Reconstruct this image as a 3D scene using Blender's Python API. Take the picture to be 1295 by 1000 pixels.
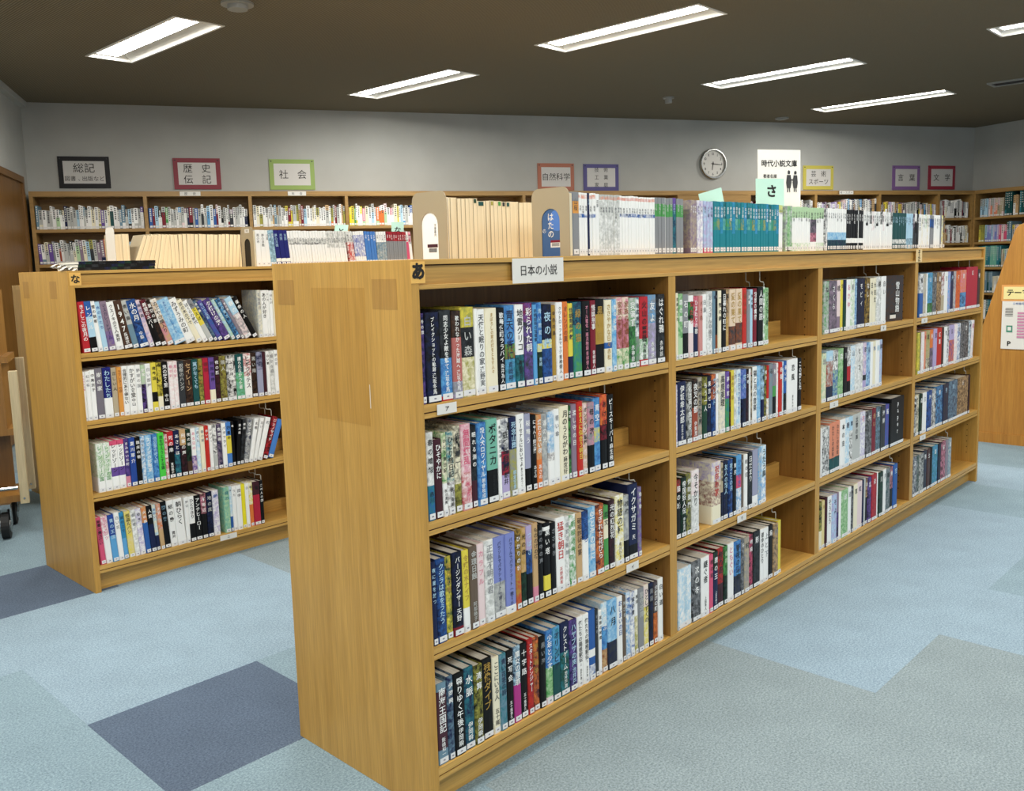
import bpy, bmesh, math, random
from mathutils import Vector, Matrix, Euler

random.seed(7)
S = bpy.context.scene
COL = S.collection
for o in list(bpy.data.objects):
    bpy.data.objects.remove(o)

# ------------------------------------------------------------------ camera, world, exposure
F_PX, PX, PY = 1126.15, 13.05, -28.17
CAM = Vector((-1.1563, -1.3966, 1.1912))
RX, RY, RZ = -0.12455, 0.02699, -0.81302
Rm = Matrix.Rotation(RZ, 3, 'Z') @ Matrix.Rotation(RX, 3, 'X') @ Matrix.Rotation(RY, 3, 'Y')
cd = bpy.data.cameras.new('camera')
cam = bpy.data.objects.new('camera', cd)
COL.objects.link(cam)
right, fwd, up = Rm.col[0], Rm.col[1], Rm.col[2]
cam.matrix_world = Matrix(((right.x, up.x, -fwd.x, CAM.x), (right.y, up.y, -fwd.y, CAM.y),
                           (right.z, up.z, -fwd.z, CAM.z), (0, 0, 0, 1)))
cd.sensor_width = 36.0
cd.lens = F_PX * 36.0 / 1295.0
cd.shift_x = -PX / 1295.0
cd.shift_y = PY / 1295.0
cd.clip_start = 0.05
S.camera = cam
W = bpy.data.worlds.new('world')
S.world = W
W.use_nodes = True
W.node_tree.nodes['Background'].inputs[0].default_value = (0.80, 0.90, 1.0, 1)
W.node_tree.nodes['Background'].inputs[1].default_value = 0.62      # soft daylight reaching the room from its open window side
S.view_settings.view_transform = 'Standard'
S.view_settings.look = 'None'
S.view_settings.gamma = 1.0
S.view_settings.use_curve_mapping = False
S.view_settings.exposure = 0.12
TUBE = 62.0                                                      # strength of the fluorescent lamps

# ------------------------------------------------------------------ dimensions (metres)
H, HF, HB, H1, H2, H3 = 1.2017, 1.1402, 0.1008, 0.9020, 0.6519, 0.3764
TP, TU, PITCH, D = 0.0222, 0.0343, 0.93, 0.516
ST = 0.029
LX, LY, LD = 0.0642, 1.987, 0.508
HC = 2.6
LEV = {'1': H1, '2': H2, '3': H3, '4': HB}

# ------------------------------------------------------------------ colours
def lin(h):
    v = [int(h[i:i + 2], 16) / 255 for i in (0, 2, 4)]
    return tuple(c / 12.92 if c <= .04045 else ((c + .055) / 1.055) ** 2.4 for c in v)
PAL = dict(w='f5f5f2', k='0e0e10', n='1a2348', b='2f5fa6', sb='5fa3d6', lb='b2d6ea', gb='6f8ea0', g='8b8d90', dg='34383c', lg='bfc1bd',
           c='f0e8cc', c2='e3d296', tn='c9a678', tn2='b9ab90', br='8a4a26', br2='4a3428', r='bb2a33', rd='c23028', rs='9c4a34', rp='b86a64',
           cr='b3263f', dr='7c1f2e', mr='43202a', mp='4a2a35', p='d98ba0', pk='d8587a', pk2='cf8f8a', lp='ecd6d6', ph='e6cfb4', sa='e08f70',
           o='df7a3c', og='de9a4a', y='e3d24e', ye='ecdf2e', gd='b08d3c', ol='a3a04a', gr='4f9a52', gr2='4fcf4a', lgr='b5d3a8', dgr='1f4230',
           t='2f7a86', tl='74b5a0', dt='1d4f4f', tb='3a8fc0', pu='6a4f9a', np='3a2f6a', nb='2a4a98', nv='1f2470', pw='7f8ac8', la='b5a8d0',
           lv='9ea0b8', mv='8d7a8c', gp='77727c', sl='3f5f8c', te='1c8290', wb='67594c', bb='4a80c8', mg='b03a86')
CN = dict(w='white', k='black', n='navy', b='blue', sb='sky-blue', lb='pale-blue', gb='blue-grey', g='grey', dg='dark-grey', lg='pale-grey',
          c='cream', c2='straw-yellow', tn='tan', tn2='beige', br='brown', br2='dark-brown', r='red', rd='red', rs='rust-red', rp='dusty-red',
          cr='crimson', dr='dark-red', mr='maroon', mp='maroon', p='pink', pk='pink', pk2='dusty-pink', lp='pale-pink', ph='peach', sa='salmon',
          o='orange', og='orange', y='yellow', ye='bright-yellow', gd='gold', ol='olive', gr='green', gr2='bright-green', lgr='pale-green',
          dgr='dark-green', t='teal', tl='mint-green', dt='dark-teal', tb='azure', pu='purple', np='indigo', nb='royal-blue', nv='deep-blue',
          pw='periwinkle', la='lavender', lv='lilac-grey', mv='mauve', gp='grey-purple', sl='slate-blue', te='teal', wb='taupe', bb='bright-blue', mg='magenta')
C = {k: lin(v) for k, v in PAL.items()}

# ------------------------------------------------------------------ materials
def new_mat(name, rough=.5, col=None, spec=.5):
    m = bpy.data.materials.new(name)
    m.use_nodes = True
    b = m.node_tree.nodes['Principled BSDF']
    b.inputs['Roughness'].default_value = rough
    b.inputs['Specular IOR Level'].default_value = spec
    if col: b.inputs['Base Color'].default_value = (*col, 1)
    return m, m.node_tree, b
def nd(t, ty, **kw):
    n = t.nodes.new(ty)
    for k, v in kw.items():
        setattr(n, k, v)
    return n
def ramp(t, a, b, c0, c1):
    r = nd(t, 'ShaderNodeValToRGB')
    r.color_ramp.elements[0].position = a; r.color_ramp.elements[1].position = b
    r.color_ramp.elements[0].color = (*c0, 1); r.color_ramp.elements[1].color = (*c1, 1)
    return r
def plain(name, hexcol, rough=.5, spec=.4, metal=0.):
    m, t, b = new_mat(name, rough, lin(hexcol), spec)
    b.inputs['Metallic'].default_value = metal
    return m
def wood(name, ha, hb, axis, scale=1., rough=.42):
    """fine straight grain running along AXIS (object coordinates)"""
    m, t, b = new_mat(name, rough)
    tc = nd(t, 'ShaderNodeTexCoord'); mp = nd(t, 'ShaderNodeMapping')
    sc = [38 * scale] * 3; sc['XYZ'.index(axis)] = 1.6 * scale
    mp.inputs['Scale'].default_value = sc
    t.links.new(tc.outputs['Object'], mp.inputs['Vector'])
    n1 = nd(t, 'ShaderNodeTexNoise'); n1.inputs['Scale'].default_value = 1.; n1.inputs['Detail'].default_value = 5.; n1.inputs['Distortion'].default_value = .6
    t.links.new(mp.outputs[0], n1.inputs['Vector'])
    r = ramp(t, .33, .68, lin(ha), lin(hb))
    t.links.new(n1.outputs['Fac'], r.inputs['Fac'])
    mp2 = nd(t, 'ShaderNodeMapping'); s2 = [220 * scale] * 3; s2['XYZ'.index(axis)] = 9 * scale
    mp2.inputs['Scale'].default_value = s2
    t.links.new(tc.outputs['Object'], mp2.inputs['Vector'])
    n2 = nd(t, 'ShaderNodeTexNoise'); n2.inputs['Scale'].default_value = 1.; n2.inputs['Detail'].default_value = 2.
    t.links.new(mp2.outputs[0], n2.inputs['Vector'])
    r2 = ramp(t, .3, .7, (.86,) * 3, (1.08,) * 3)
    t.links.new(n2.outputs['Fac'], r2.inputs['Fac'])
    mx = nd(t, 'ShaderNodeMix', data_type='RGBA', blend_type='MULTIPLY'); mx.inputs['Factor'].default_value = 1.
    t.links.new(r.outputs[0], mx.inputs[6]); t.links.new(r2.outputs[0], mx.inputs[7])
    t.links.new(mx.outputs[2], b.inputs['Base Color'])
    return m
WOOD_V = wood('wood_vertical_grain', 'b98b3d', 'ca9b4b', 'Z')
WOOD_H = wood('wood_long_grain', 'bc9046', 'd1a557', 'X')
WOOD_Y = wood('wood_cross_grain', 'b0843f', 'c2954e', 'Y')
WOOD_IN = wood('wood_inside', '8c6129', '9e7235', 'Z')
WOOD_D = wood('wood_door', '6f4a1a', '7d5622', 'Z')
WOOD_C = wood('wood_wall_case', '9b7742', 'ad8850', 'X')
WOOD_K = wood('wood_rack', 'ad7630', 'bd863a', 'Z')
WOOD_P = wood('wood_pale', 'cdbc94', 'd8c8a4', 'Z')
GROOVE = plain('groove_shadow_strip', '4a2c14', .7)

def book_cover():
    m, t, b = new_mat('book_jacket', .42)
    a1 = nd(t, 'ShaderNodeAttribute', attribute_name='c1'); a2 = nd(t, 'ShaderNodeAttribute', attribute_name='c2')
    tc = nd(t, 'ShaderNodeTexCoord'); oi = nd(t, 'ShaderNodeObjectInfo')
    ml = nd(t, 'ShaderNodeMath', operation='MULTIPLY'); ml.inputs[1].default_value = 37.
    t.links.new(oi.outputs['Random'], ml.inputs[0])
    ad = nd(t, 'ShaderNodeVectorMath', operation='ADD')
    t.links.new(tc.outputs['Object'], ad.inputs[0]); t.links.new(ml.outputs[0], ad.inputs[1])
    n = nd(t, 'ShaderNodeTexNoise'); n.inputs['Scale'].default_value = 78.; n.inputs['Detail'].default_value = 7.; n.inputs['Roughness'].default_value = .62; n.inputs['Distortion'].default_value = .5
    t.links.new(ad.outputs[0], n.inputs['Vector'])
    r = ramp(t, .38, .66, (0, 0, 0), (1, 1, 1))
    t.links.new(n.outputs['Fac'], r.inputs['Fac'])
    mx = nd(t, 'ShaderNodeMix', data_type='RGBA')
    t.links.new(r.outputs[0], mx.inputs['Factor']); t.links.new(a1.outputs['Color'], mx.inputs[6]); t.links.new(a2.outputs['Color'], mx.inputs[7])
    t.links.new(mx.outputs[2], b.inputs['Base Color'])
    b.inputs['Specular IOR Level'].default_value = .22; b.inputs['Coat Weight'].default_value = .03; b.inputs['Coat Roughness'].default_value = .2
    return m
COVER = book_cover()
def print_mat():
    m, t, b = new_mat('printed_ink', .45)
    a1 = nd(t, 'ShaderNodeAttribute', attribute_name='c1')
    t.links.new(a1.outputs['Color'], b.inputs['Base Color'])
    return m
INK = print_mat()
def page_mat(name, ha, hb, axis, sc):
    m, t, b = new_mat(name, .8)
    tc = nd(t, 'ShaderNodeTexCoord'); mp = nd(t, 'ShaderNodeMapping')
    s = [1.5] * 3; s['XYZ'.index(axis)] = sc
    mp.inputs['Scale'].default_value = s
    t.links.new(tc.outputs['Object'], mp.inputs['Vector'])
    n = nd(t, 'ShaderNodeTexNoise'); n.inputs['Scale'].default_value = 1.; n.inputs['Detail'].default_value = 2.
    t.links.new(mp.outputs[0], n.inputs['Vector'])
    r = ramp(t, .3, .7, lin(ha), lin(hb))
    t.links.new(n.outputs['Fac'], r.inputs['Fac']); t.links.new(r.outputs[0], b.inputs['Base Color'])
    return m
PAGES = page_mat('book_pages', 'd4cfc2', 'ece8de', 'X', 700.)
FORE = page_mat('aged_page_edges', 'dccba6', 'f2e6c8', 'X', 420.)
WHITE = plain('white_card', 'e2e0da', .6)
MINT = plain('mint_card', 'abd0c4', .6)
BLACK = plain('black_ink', '161412', .6)
DGREY = plain('dark_grey_ink', '3a3a3c', .6)
TAG = plain('orange_card', 'eab861', .6)
BEIGE = plain('beige_enamel', 'a19479', .42, .5)
STEEL = plain('silver_metal', 'b8bab8', .25, .5, 1.)
WIRE = plain('white_wire', 'cfcabb', .35)
GREYP = plain('grey_plastic', '9b9d9a', .5)
RUBBER = plain('black_rubber', '161616', .6)
HOLE = plain('pin_hole', '2b1a0a', .9)
RESIDUE = wood('tape_residue', 'a87b35', 'b3863f', 'Z')
SCRATCH = plain('scratch', 'd9d2c4', .6)

def wall_mat():
    m, t, b = new_mat('wall_paper', .85)
    tc = nd(t, 'ShaderNodeTexCoord'); n = nd(t, 'ShaderNodeTexNoise'); n.inputs['Scale'].default_value = 2.5; n.inputs['Detail'].default_value = 6.
    t.links.new(tc.outputs['Object'], n.inputs['Vector'])
    r = ramp(t, .3, .75, lin('b1b3af'), lin('bdbfbb')); t.links.new(n.outputs['Fac'], r.inputs['Fac'])
    t.links.new(r.outputs[0], b.inputs['Base Color'])
    n2 = nd(t, 'ShaderNodeTexNoise'); n2.inputs['Scale'].default_value = 260.
    t.links.new(tc.outputs['Object'], n2.inputs['Vector'])
    bp = nd(t, 'ShaderNodeBump'); bp.inputs['Strength'].default_value = .12; bp.inputs['Distance'].default_value = .002
    t.links.new(n2.outputs['Fac'], bp.inputs['Height']); t.links.new(bp.outputs[0], b.inputs['Normal'])
    return m
WALL = wall_mat()
def ceil_mat():
    m, t, b = new_mat('ribbed_ceiling_board', .9)
    tc = nd(t, 'ShaderNodeTexCoord')
    w = nd(t, 'ShaderNodeTexWave', wave_type='BANDS', bands_direction='X'); w.inputs['Scale'].default_value = 21.; w.inputs['Distortion'].default_value = .15
    t.links.new(tc.outputs['Object'], w.inputs['Vector'])
    n = nd(t, 'ShaderNodeTexNoise'); n.inputs['Scale'].default_value = 120.
    t.links.new(tc.outputs['Object'], n.inputs['Vector'])
    r = ramp(t, .2, .8, lin('645c49'), lin('958b73')); t.links.new(w.outputs['Fac'], r.inputs['Fac'])
    mx = nd(t, 'ShaderNodeMix', data_type='RGBA', blend_type='MULTIPLY'); mx.inputs['Factor'].default_value = .35
    t.links.new(r.outputs[0], mx.inputs[6]); t.links.new(n.outputs['Fac'], mx.inputs[7])
    t.links.new(mx.outputs[2], b.inputs['Base Color'])
    bp = nd(t, 'ShaderNodeBump'); bp.inputs['Strength'].default_value = .5; bp.inputs['Distance'].default_value = .004
    t.links.new(w.outputs['Fac'], bp.inputs['Height']); t.links.new(bp.outputs[0], b.inputs['Normal'])
    return m
CEIL = ceil_mat()
def carpet(name, ha, hb):
    m, t, b = new_mat(name, .95, spec=.15)
    tc = nd(t, 'ShaderNodeTexCoord')
    n = nd(t, 'ShaderNodeTexNoise'); n.inputs['Scale'].default_value = 190.; n.inputs['Detail'].default_value = 4.; n.inputs['Roughness'].default_value = .7
    t.links.new(tc.outputs['Object'], n.inputs['Vector'])
    r = ramp(t, .34, .66, lin(ha), lin(hb)); t.links.new(n.outputs['Fac'], r.inputs['Fac'])
    n2 = nd(t, 'ShaderNodeTexNoise'); n2.inputs['Scale'].default_value = 7.; n2.inputs['Detail'].default_value = 4.
    t.links.new(tc.outputs['Object'], n2.inputs['Vector'])
    r2 = ramp(t, .3, .7, (.93,) * 3, (1.04,) * 3); t.links.new(n2.outputs['Fac'], r2.inputs['Fac'])
    mx = nd(t, 'ShaderNodeMix', data_type='RGBA', blend_type='MULTIPLY'); mx.inputs['Factor'].default_value = 1.
    t.links.new(r.outputs[0], mx.inputs[6]); t.links.new(r2.outputs[0], mx.inputs[7])
    t.links.new(mx.outputs[2], b.inputs['Base Color'])
    bp = nd(t, 'ShaderNodeBump'); bp.inputs['Strength'].default_value = .2; bp.inputs['Distance'].default_value = .002
    t.links.new(n.outputs['Fac'], bp.inputs['Height']); t.links.new(bp.outputs[0], b.inputs['Normal'])
    return m
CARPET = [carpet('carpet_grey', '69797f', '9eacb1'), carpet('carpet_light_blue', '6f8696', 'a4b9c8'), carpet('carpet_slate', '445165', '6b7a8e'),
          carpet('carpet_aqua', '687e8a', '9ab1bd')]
def emit(name, col, s):
    m = bpy.data.materials.new(name); m.use_nodes = True
    t = m.node_tree; t.nodes.remove(t.nodes['Principled BSDF'])
    e = nd(t, 'ShaderNodeEmission'); e.inputs[0].default_value = (*col, 1); e.inputs[1].default_value = s
    t.links.new(e.outputs[0], t.nodes['Material Output'].inputs[0])
    return m
LAMP = emit('fluorescent_tube', (1., .97, .90), TUBE)
REFL = plain('white_reflector', 'f2f2ee', .45)

# ------------------------------------------------------------------ mesh helper
class MB:
    def __init__(s): s.v = []; s.f = []; s.m = []; s.c1 = []; s.c2 = []; s.mats = []
    def mi(s, mat):
        if mat not in s.mats: s.mats.append(mat)
        return s.mats.index(mat)
    def face(s, vs, mat, c1=(1, 1, 1), c2=None):
        n = len(s.v); s.v += [tuple(v) for v in vs]; s.f.append(list(range(n, n + len(vs)))); s.m.append(s.mi(mat)); s.c1.append(c1); s.c2.append(c2 or c1)
    def grid(s, vs, fs, mat, c1=(1, 1, 1), c2=None):
        n = len(s.v); s.v += [tuple(v) for v in vs]
        for f in fs:
            s.f.append([n + i for i in f]); s.m.append(s.mi(mat)); s.c1.append(c1); s.c2.append(c2 or c1)
    def box(s, a, b, mat, c1=(1, 1, 1), c2=None):
        x0, y0, z0 = a; x1, y1, z1 = b
        s.grid([(x0, y0, z0), (x1, y0, z0), (x1, y1, z0), (x0, y1, z0), (x0, y0, z1), (x1, y0, z1), (x1, y1, z1), (x0, y1, z1)],
               [(0, 3, 2, 1), (4, 5, 6, 7), (0, 1, 5, 4), (1, 2, 6, 5), (2, 3, 7, 6), (3, 0, 4, 7)], mat, c1, c2)
    def prism(s, poly, fn, t0, t1, mat, caps=True):
        """poly: 2D points; fn(p,t)->xyz"""
        n = len(poly)
        vs = [fn(p, t0) for p in poly] + [fn(p, t1) for p in poly]
        fs = [(i, (i + 1) % n, n + (i + 1) % n, n + i) for i in range(n)]
        if caps: fs += [tuple(range(n))[::-1], tuple(range(n, 2 * n))]
        s.grid(vs, fs, mat)
    def tube(s, pts, r, mat, seg=7, closed=False):
        pts = [Vector(p) for p in pts]; vs = []; n = len(pts)
        for i, p in enumerate(pts):
            a = pts[i - 1] if i or closed else p; b = pts[(i + 1) % n] if i < n - 1 or closed else p
            d = (b - a).normalized()
            u = d.cross(Vector((.31, .77, .55))).normalized(); w = d.cross(u)
            for k in range(seg):
                an = 2 * math.pi * k / seg
                vs.append(p + (u * math.cos(an) + w * math.sin(an)) * r)
        fs = []
        for i in range(n if closed else n - 1):
            for k in range(seg):
                j = (i + 1) % n
                fs.append((i * seg + k, i * seg + (k + 1) % seg, j * seg + (k + 1) % seg, j * seg + k))
        if not closed: fs += [tuple(range(seg)), tuple(range((n - 1) * seg, n * seg))]
        s.grid(vs, fs, mat)
    def disc(s, c, r, ax_u, ax_v, h, mat, seg=32):
        """solid disc: centre c, radius r in plane u,v, thickness h along u x v"""
        c = Vector(c); u = Vector(ax_u); v = Vector(ax_v); w = u.cross(v)
        ring = [c + (u * math.cos(2 * math.pi * k / seg) + v * math.sin(2 * math.pi * k / seg)) * r for k in range(seg)]
        vs = ring + [p + w * h for p in ring]
        s.grid(vs, [tuple(range(seg))[::-1], tuple(range(seg, 2 * seg))] + [(k, (k + 1) % seg, seg + (k + 1) % seg, seg + k) for k in range(seg)], mat)
    def mesh(s, name):
        me = bpy.data.meshes.new(name)
        me.from_pydata(s.v, [], s.f)
        for m in s.mats: me.materials.append(m)
        me.polygons.foreach_set('material_index', s.m)
        if any(m in (COVER, INK) for m in s.mats):
            for nm, cs in (('c1', s.c1), ('c2', s.c2)):
                at = me.color_attributes.new(nm, 'FLOAT_COLOR', 'CORNER'); buf = []
                for f, c in zip(s.f, cs): buf += [*c, 1.] * len(f)
                at.data.foreach_set('color', buf)
        me.update()
        return me
    def build(s, name, parent=None, loc=(0, 0, 0), rot=(0, 0, 0), fix=True, bevel=0):
        me = s.mesh(name)
        if fix:
            bm = bmesh.new(); bm.from_mesh(me); bmesh.ops.recalc_face_normals(bm, faces=bm.faces); bm.to_mesh(me); bm.free()
        o = bpy.data.objects.new(name, me); COL.objects.link(o)
        o.location = loc; o.rotation_euler = rot
        if parent: o.parent = parent
        if bevel:
            bv = o.modifiers.new('bevel', 'BEVEL'); bv.width = bevel; bv.segments = 2; bv.limit_method = 'ANGLE'
        return o
def tag(o, label=None, cat=None, group=None, kind=None):
    if label: o['label'] = label
    if cat: o['category'] = cat
    if group: o['group'] = group
    if kind: o['kind'] = kind
    return o
def empty(name, loc=(0, 0, 0), rz=0.):
    o = bpy.data.objects.new(name, None); COL.objects.link(o); o.location = loc; o.rotation_euler = (0, 0, rz); o.empty_display_size = .05
    return o

# ------------------------------------------------------------------ lettering: glyph outlines taken from Blender's own font
_tc = bpy.data.curves.new('lettering', 'FONT'); _tc.resolution_u = 2
_to = bpy.data.objects.new('lettering', _tc); COL.objects.link(_to)
_gl = {}
def glyph(ch, bold=0.):
    k = (ch, bold)
    if k not in _gl:
        _tc.body = ch; _tc.offset = bold
        dg = bpy.context.evaluated_depsgraph_get(); dg.update()
        me = _to.evaluated_get(dg).to_mesh()
        vs = [(v.co.x, v.co.y) for v in me.vertices]; fs = [tuple(p.vertices) for p in me.polygons]
        if vs:
            x0, x1 = min(v[0] for v in vs), max(v[0] for v in vs)
        else: x0, x1 = 0, .4
        _to.evaluated_get(dg).to_mesh_clear()
        _gl[k] = (vs, fs, x0, x1)
    return _gl[k]
def put_text(mb, txt, o, u, v, size, mat, c=(0, 0, 0), bold=0., vertical=False, pitch=1.0, center=True):
    if bold > .018:                            # heavy lettering: the outline repeated a little to each side
        o_, n_ = Vector(o), Vector(u).cross(Vector(v)).normalized()
        for k in range(6):
            a = k * math.pi / 3
            put_text(mb, txt, o_ + (Vector(u).normalized() * math.cos(a) + Vector(v).normalized() * math.sin(a)) * (bold - .008) * size + n_ * (.00002 * k), u, v, size, mat, c, .008, vertical, pitch, center)
        return
    return put_text_(mb, txt, o, u, v, size, mat, c, bold, vertical, pitch, center)
def put_text_(mb, txt, o, u, v, size, mat, c, bold, vertical, pitch, center):
    """letters lie in the plane u (reading right) / v (up); o = centre of the line (horizontal) or top centre (vertical)"""
    o, u, v = Vector(o), Vector(u), Vector(v)
    if vertical:
        for i, ch in enumerate(txt):
            if ch == ' ': continue
            vs, fs, x0, x1 = glyph(ch, bold)
            cx = (x0 + x1) / 2; base = -(i + .88) * pitch * size
            if ch in 'ー〜':
                P = [o + u * ((b - .36) * size) + v * (-(i + .5) * pitch * size - (a - cx) * size) for a, b in vs]
            else:
                P = [o + u * ((a - cx) * size) + v * (base + b * size) for a, b in vs]
            mb.grid(P, fs, mat, c)
    else:
        adv = []
        for ch in txt:
            vs, fs, x0, x1 = glyph(ch, bold)
            adv.append(size * (pitch if ord(ch) > 0x2000 else (.35 if ch == ' ' else (x1 - x0 + .12))))
        x = -sum(adv) / 2 if center else 0
        for ch, a in zip(txt, adv):
            vs, fs, x0, x1 = glyph(ch, bold)
            cx = (x0 + x1) / 2 if ord(ch) <= 0x2000 or ch in '、。' else .5
            mb.grid([o + u * (x + a / 2 + (p - cx) * size) + v * ((q - .36) * size) for p, q in vs], fs, mat, c)
            x += a
UX, UY, UZ = (1, 0, 0), (0, 1, 0), (0, 0, 1)

# ------------------------------------------------------------------ room shell
c0 = Vector((1.528, 6.735, 0)); c1 = Vector((10.268, 2.033, 0))
wv = (c1 - c0).normalized(); WANG = math.atan2(wv.y, wv.x)
RANG = math.radians(248)
FIX = [(1.46, 4.16), (3.50, 2.05), (3.56, 4.20), (5.54, 2.06), (7.50, 2.04), (5.43, -.14), (1.46, 2.05), (3.50, -.10), (1.46, -.10), (-.60, 2.05), (-.60, -.10), (-.60, -2.2), (1.46, -2.2), (3.50, -2.2), (-2.65, -.10), (-2.65, -2.2)]  # last pair is unseen, added farther left to light the end panels more
FW, FL = .14, .61
fl = MB(); fl.box((-4, -4.5, -.06), (12, 8.5, -.012), CARPET[0])
floor = tag(fl.build('floor'), kind='structure')
tile_me = {}
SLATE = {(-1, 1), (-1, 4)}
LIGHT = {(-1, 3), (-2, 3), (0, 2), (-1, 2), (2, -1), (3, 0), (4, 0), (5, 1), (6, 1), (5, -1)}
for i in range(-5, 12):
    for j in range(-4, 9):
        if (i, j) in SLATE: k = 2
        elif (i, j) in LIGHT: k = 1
        elif i <= 0 and j >= 0: k = 3 if random.random() < .7 else 1  # left side bluer: daylight tint put into the tile colours
        elif i >= 5 or (i >= 3 and j <= -1): k = 1 if random.random() < .6 else 3  # right side likewise coloured bluer to stand for daylight
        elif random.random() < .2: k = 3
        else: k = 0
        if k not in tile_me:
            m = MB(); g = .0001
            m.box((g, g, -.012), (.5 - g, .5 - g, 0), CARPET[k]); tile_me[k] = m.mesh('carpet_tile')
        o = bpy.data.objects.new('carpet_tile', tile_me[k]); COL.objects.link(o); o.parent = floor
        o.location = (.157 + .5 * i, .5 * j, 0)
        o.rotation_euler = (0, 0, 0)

def wall(name, p0, ang, length, h=HC, th=.12):
    m = MB(); m.box((0, 0, 0), (length, th, h), WALL)
    return tag(m.build(name, loc=p0, rot=(0, 0, ang)), kind='structure')
wall('wall_back', c0, WANG, (c1 - c0).length)
wall('wall_right', c1, RANG, 4.5)
LANG = WANG + math.pi / 2                      # left wall: from the corner toward the camera; its local x runs back to the corner
nrm = Vector((wv.y, -wv.x, 0))
wall('wall_left', c0 + nrm * 6.0, LANG, 6.0)
# cove strip on the left wall under the ceiling
m = MB(); m.box((0, -.05, HC - .045), (6.0, 0, HC), WALL); tag(m.build('trim_1', loc=c0 + nrm * 6.0, rot=(0, 0, LANG)), kind='structure')
# ceiling, with an opening for every recessed lamp
xs = sorted({-4., 12.} | {x + s * FW for x, y in FIX for s in (-1, 1)}); ys = sorted({-4.5, 8.5} | {y + s * FL for x, y in FIX for s in (-1, 1)})
m = MB()
for a, b in zip(xs, xs[1:]):
    for q, r in zip(ys, ys[1:]):
        if b - a < 1e-6 or r - q < 1e-6: continue
        mx, my = (a + b) / 2, (q + r) / 2
        if any(abs(mx - x) < FW and abs(my - y) < FL for x, y in FIX): continue
        m.face([(a, q, HC), (a, r, HC), (b, r, HC), (b, q, HC)], CEIL)
m.box((-4, -4.5, HC + .14), (12, 8.5, HC + .2), CEIL)
tag(m.build('ceiling', fix=False), kind='structure')

# door in the left wall, brown leaf in a deep wooden frame
LW = c0 + nrm * 6.0
def lw(s, d): return (6.0 - s, d)              # s = distance from the corner, d<0 toward the room
dr = tag(empty('door_1', LW, LANG), kind='structure')
m = MB(); m.box((6 - .335, -.03, 0), (6 - .285, 0, 1.97), WOOD_D); m.box((6 - 1.85, -.03, 0), (6 - 1.80, 0, 1.97), WOOD_D); m.box((6 - 1.80, -.03, 1.92), (6 - .335, 0, 1.97), WOOD_D)
m.build('door_frame', dr)
m = MB(); m.box((6 - 1.80, -.012, .01), (6 - .335, -.002, 1.92), WOOD_D); m.build('door_leaf', dr)
m = MB(); m.box((6 - 1.70, -.06, .95), (6 - 1.66, -.012, 1.15), STEEL); m.build('door_handle', dr)

# ------------------------------------------------------------------ recessed fluorescent lamps
fr = MB()
for s in (-1, 1):
    fr.box((s * (FW + .008) - .008, -FL - .016, -.004), (s * (FW + .008) + .008, FL + .016, .002), REFL)
    fr.box((-FW, s * (FL + .008) - .008, -.004), (FW, s * (FL + .008) + .008, .002), REFL)
fr_me = fr.mesh('frame')
rf = MB(); dp = .075; xl, xr = -.100, .040      # lamp bar sits toward one side; the other side is a plain white slope
rf.face([(-FW, -FL, 0), (-FW, FL, 0), (xl, FL, .03), (xl, -FL, .03)], REFL)
rf.face([(FW, -FL, 0), (FW, FL, 0), (xr + .02, FL, dp), (xr + .02, -FL, dp)], REFL)
rf.face([(xr, -FL, dp), (xr, FL, dp), (xr + .02, FL, dp), (xr + .02, -FL, dp)], REFL)
for q in (-1, 1):
    rf.face([(-FW, q * FL, 0), (FW, q * FL, 0), (xr + .02, q * FL, dp), (xr, q * FL, dp), (xl, q * FL, .03)], REFL)
rf_me = rf.mesh('reflector')
tb = MB(); tb.face([(xl + .004, -FL + .035, .016), (xl + .004, FL - .035, .016), (xr - .004, FL - .035, .016), (xr - .004, -FL + .035, .016)], LAMP); tb_me = tb.mesh('lamp_tube')
en = MB(); en.box((xl, -FL + .02, .0165), (xr, FL - .02, .075), REFL)
en_me = en.mesh('lamp_holder')
LL = ['recessed fluorescent ceiling light above the rear bookcase, beside the door side of the ceiling', 'long recessed ceiling light above the middle of the aisle between bookcases',
      'recessed ceiling light close to the back wall, above the green-framed sign', 'recessed ceiling light above the wall clock side of the aisle', 'recessed ceiling light farthest along, above the yellow and red framed signs',
      'recessed ceiling light cut off by the picture edge at upper right']
ordn_ = lambda k: 'first second third fourth fifth sixth seventh eighth ninth tenth'.split()[k - 1]
for i, (x, y) in enumerate(FIX):
    r = empty('ceiling_light', (x, y, HC))
    tag(r, LL[i] if i < 6 else 'recessed fluorescent ceiling light overhead, outside the picture, ' + ordn_(i - 5) + ' of those nearer the viewer', 'ceiling light', 'recessed ceiling lights')
    for nm, me in (('frame', fr_me), ('reflector', rf_me), ('lamp_tube', tb_me), ('lamp_holder', en_me)):
        o = bpy.data.objects.new(nm, me); COL.objects.link(o); o.parent = r
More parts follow.
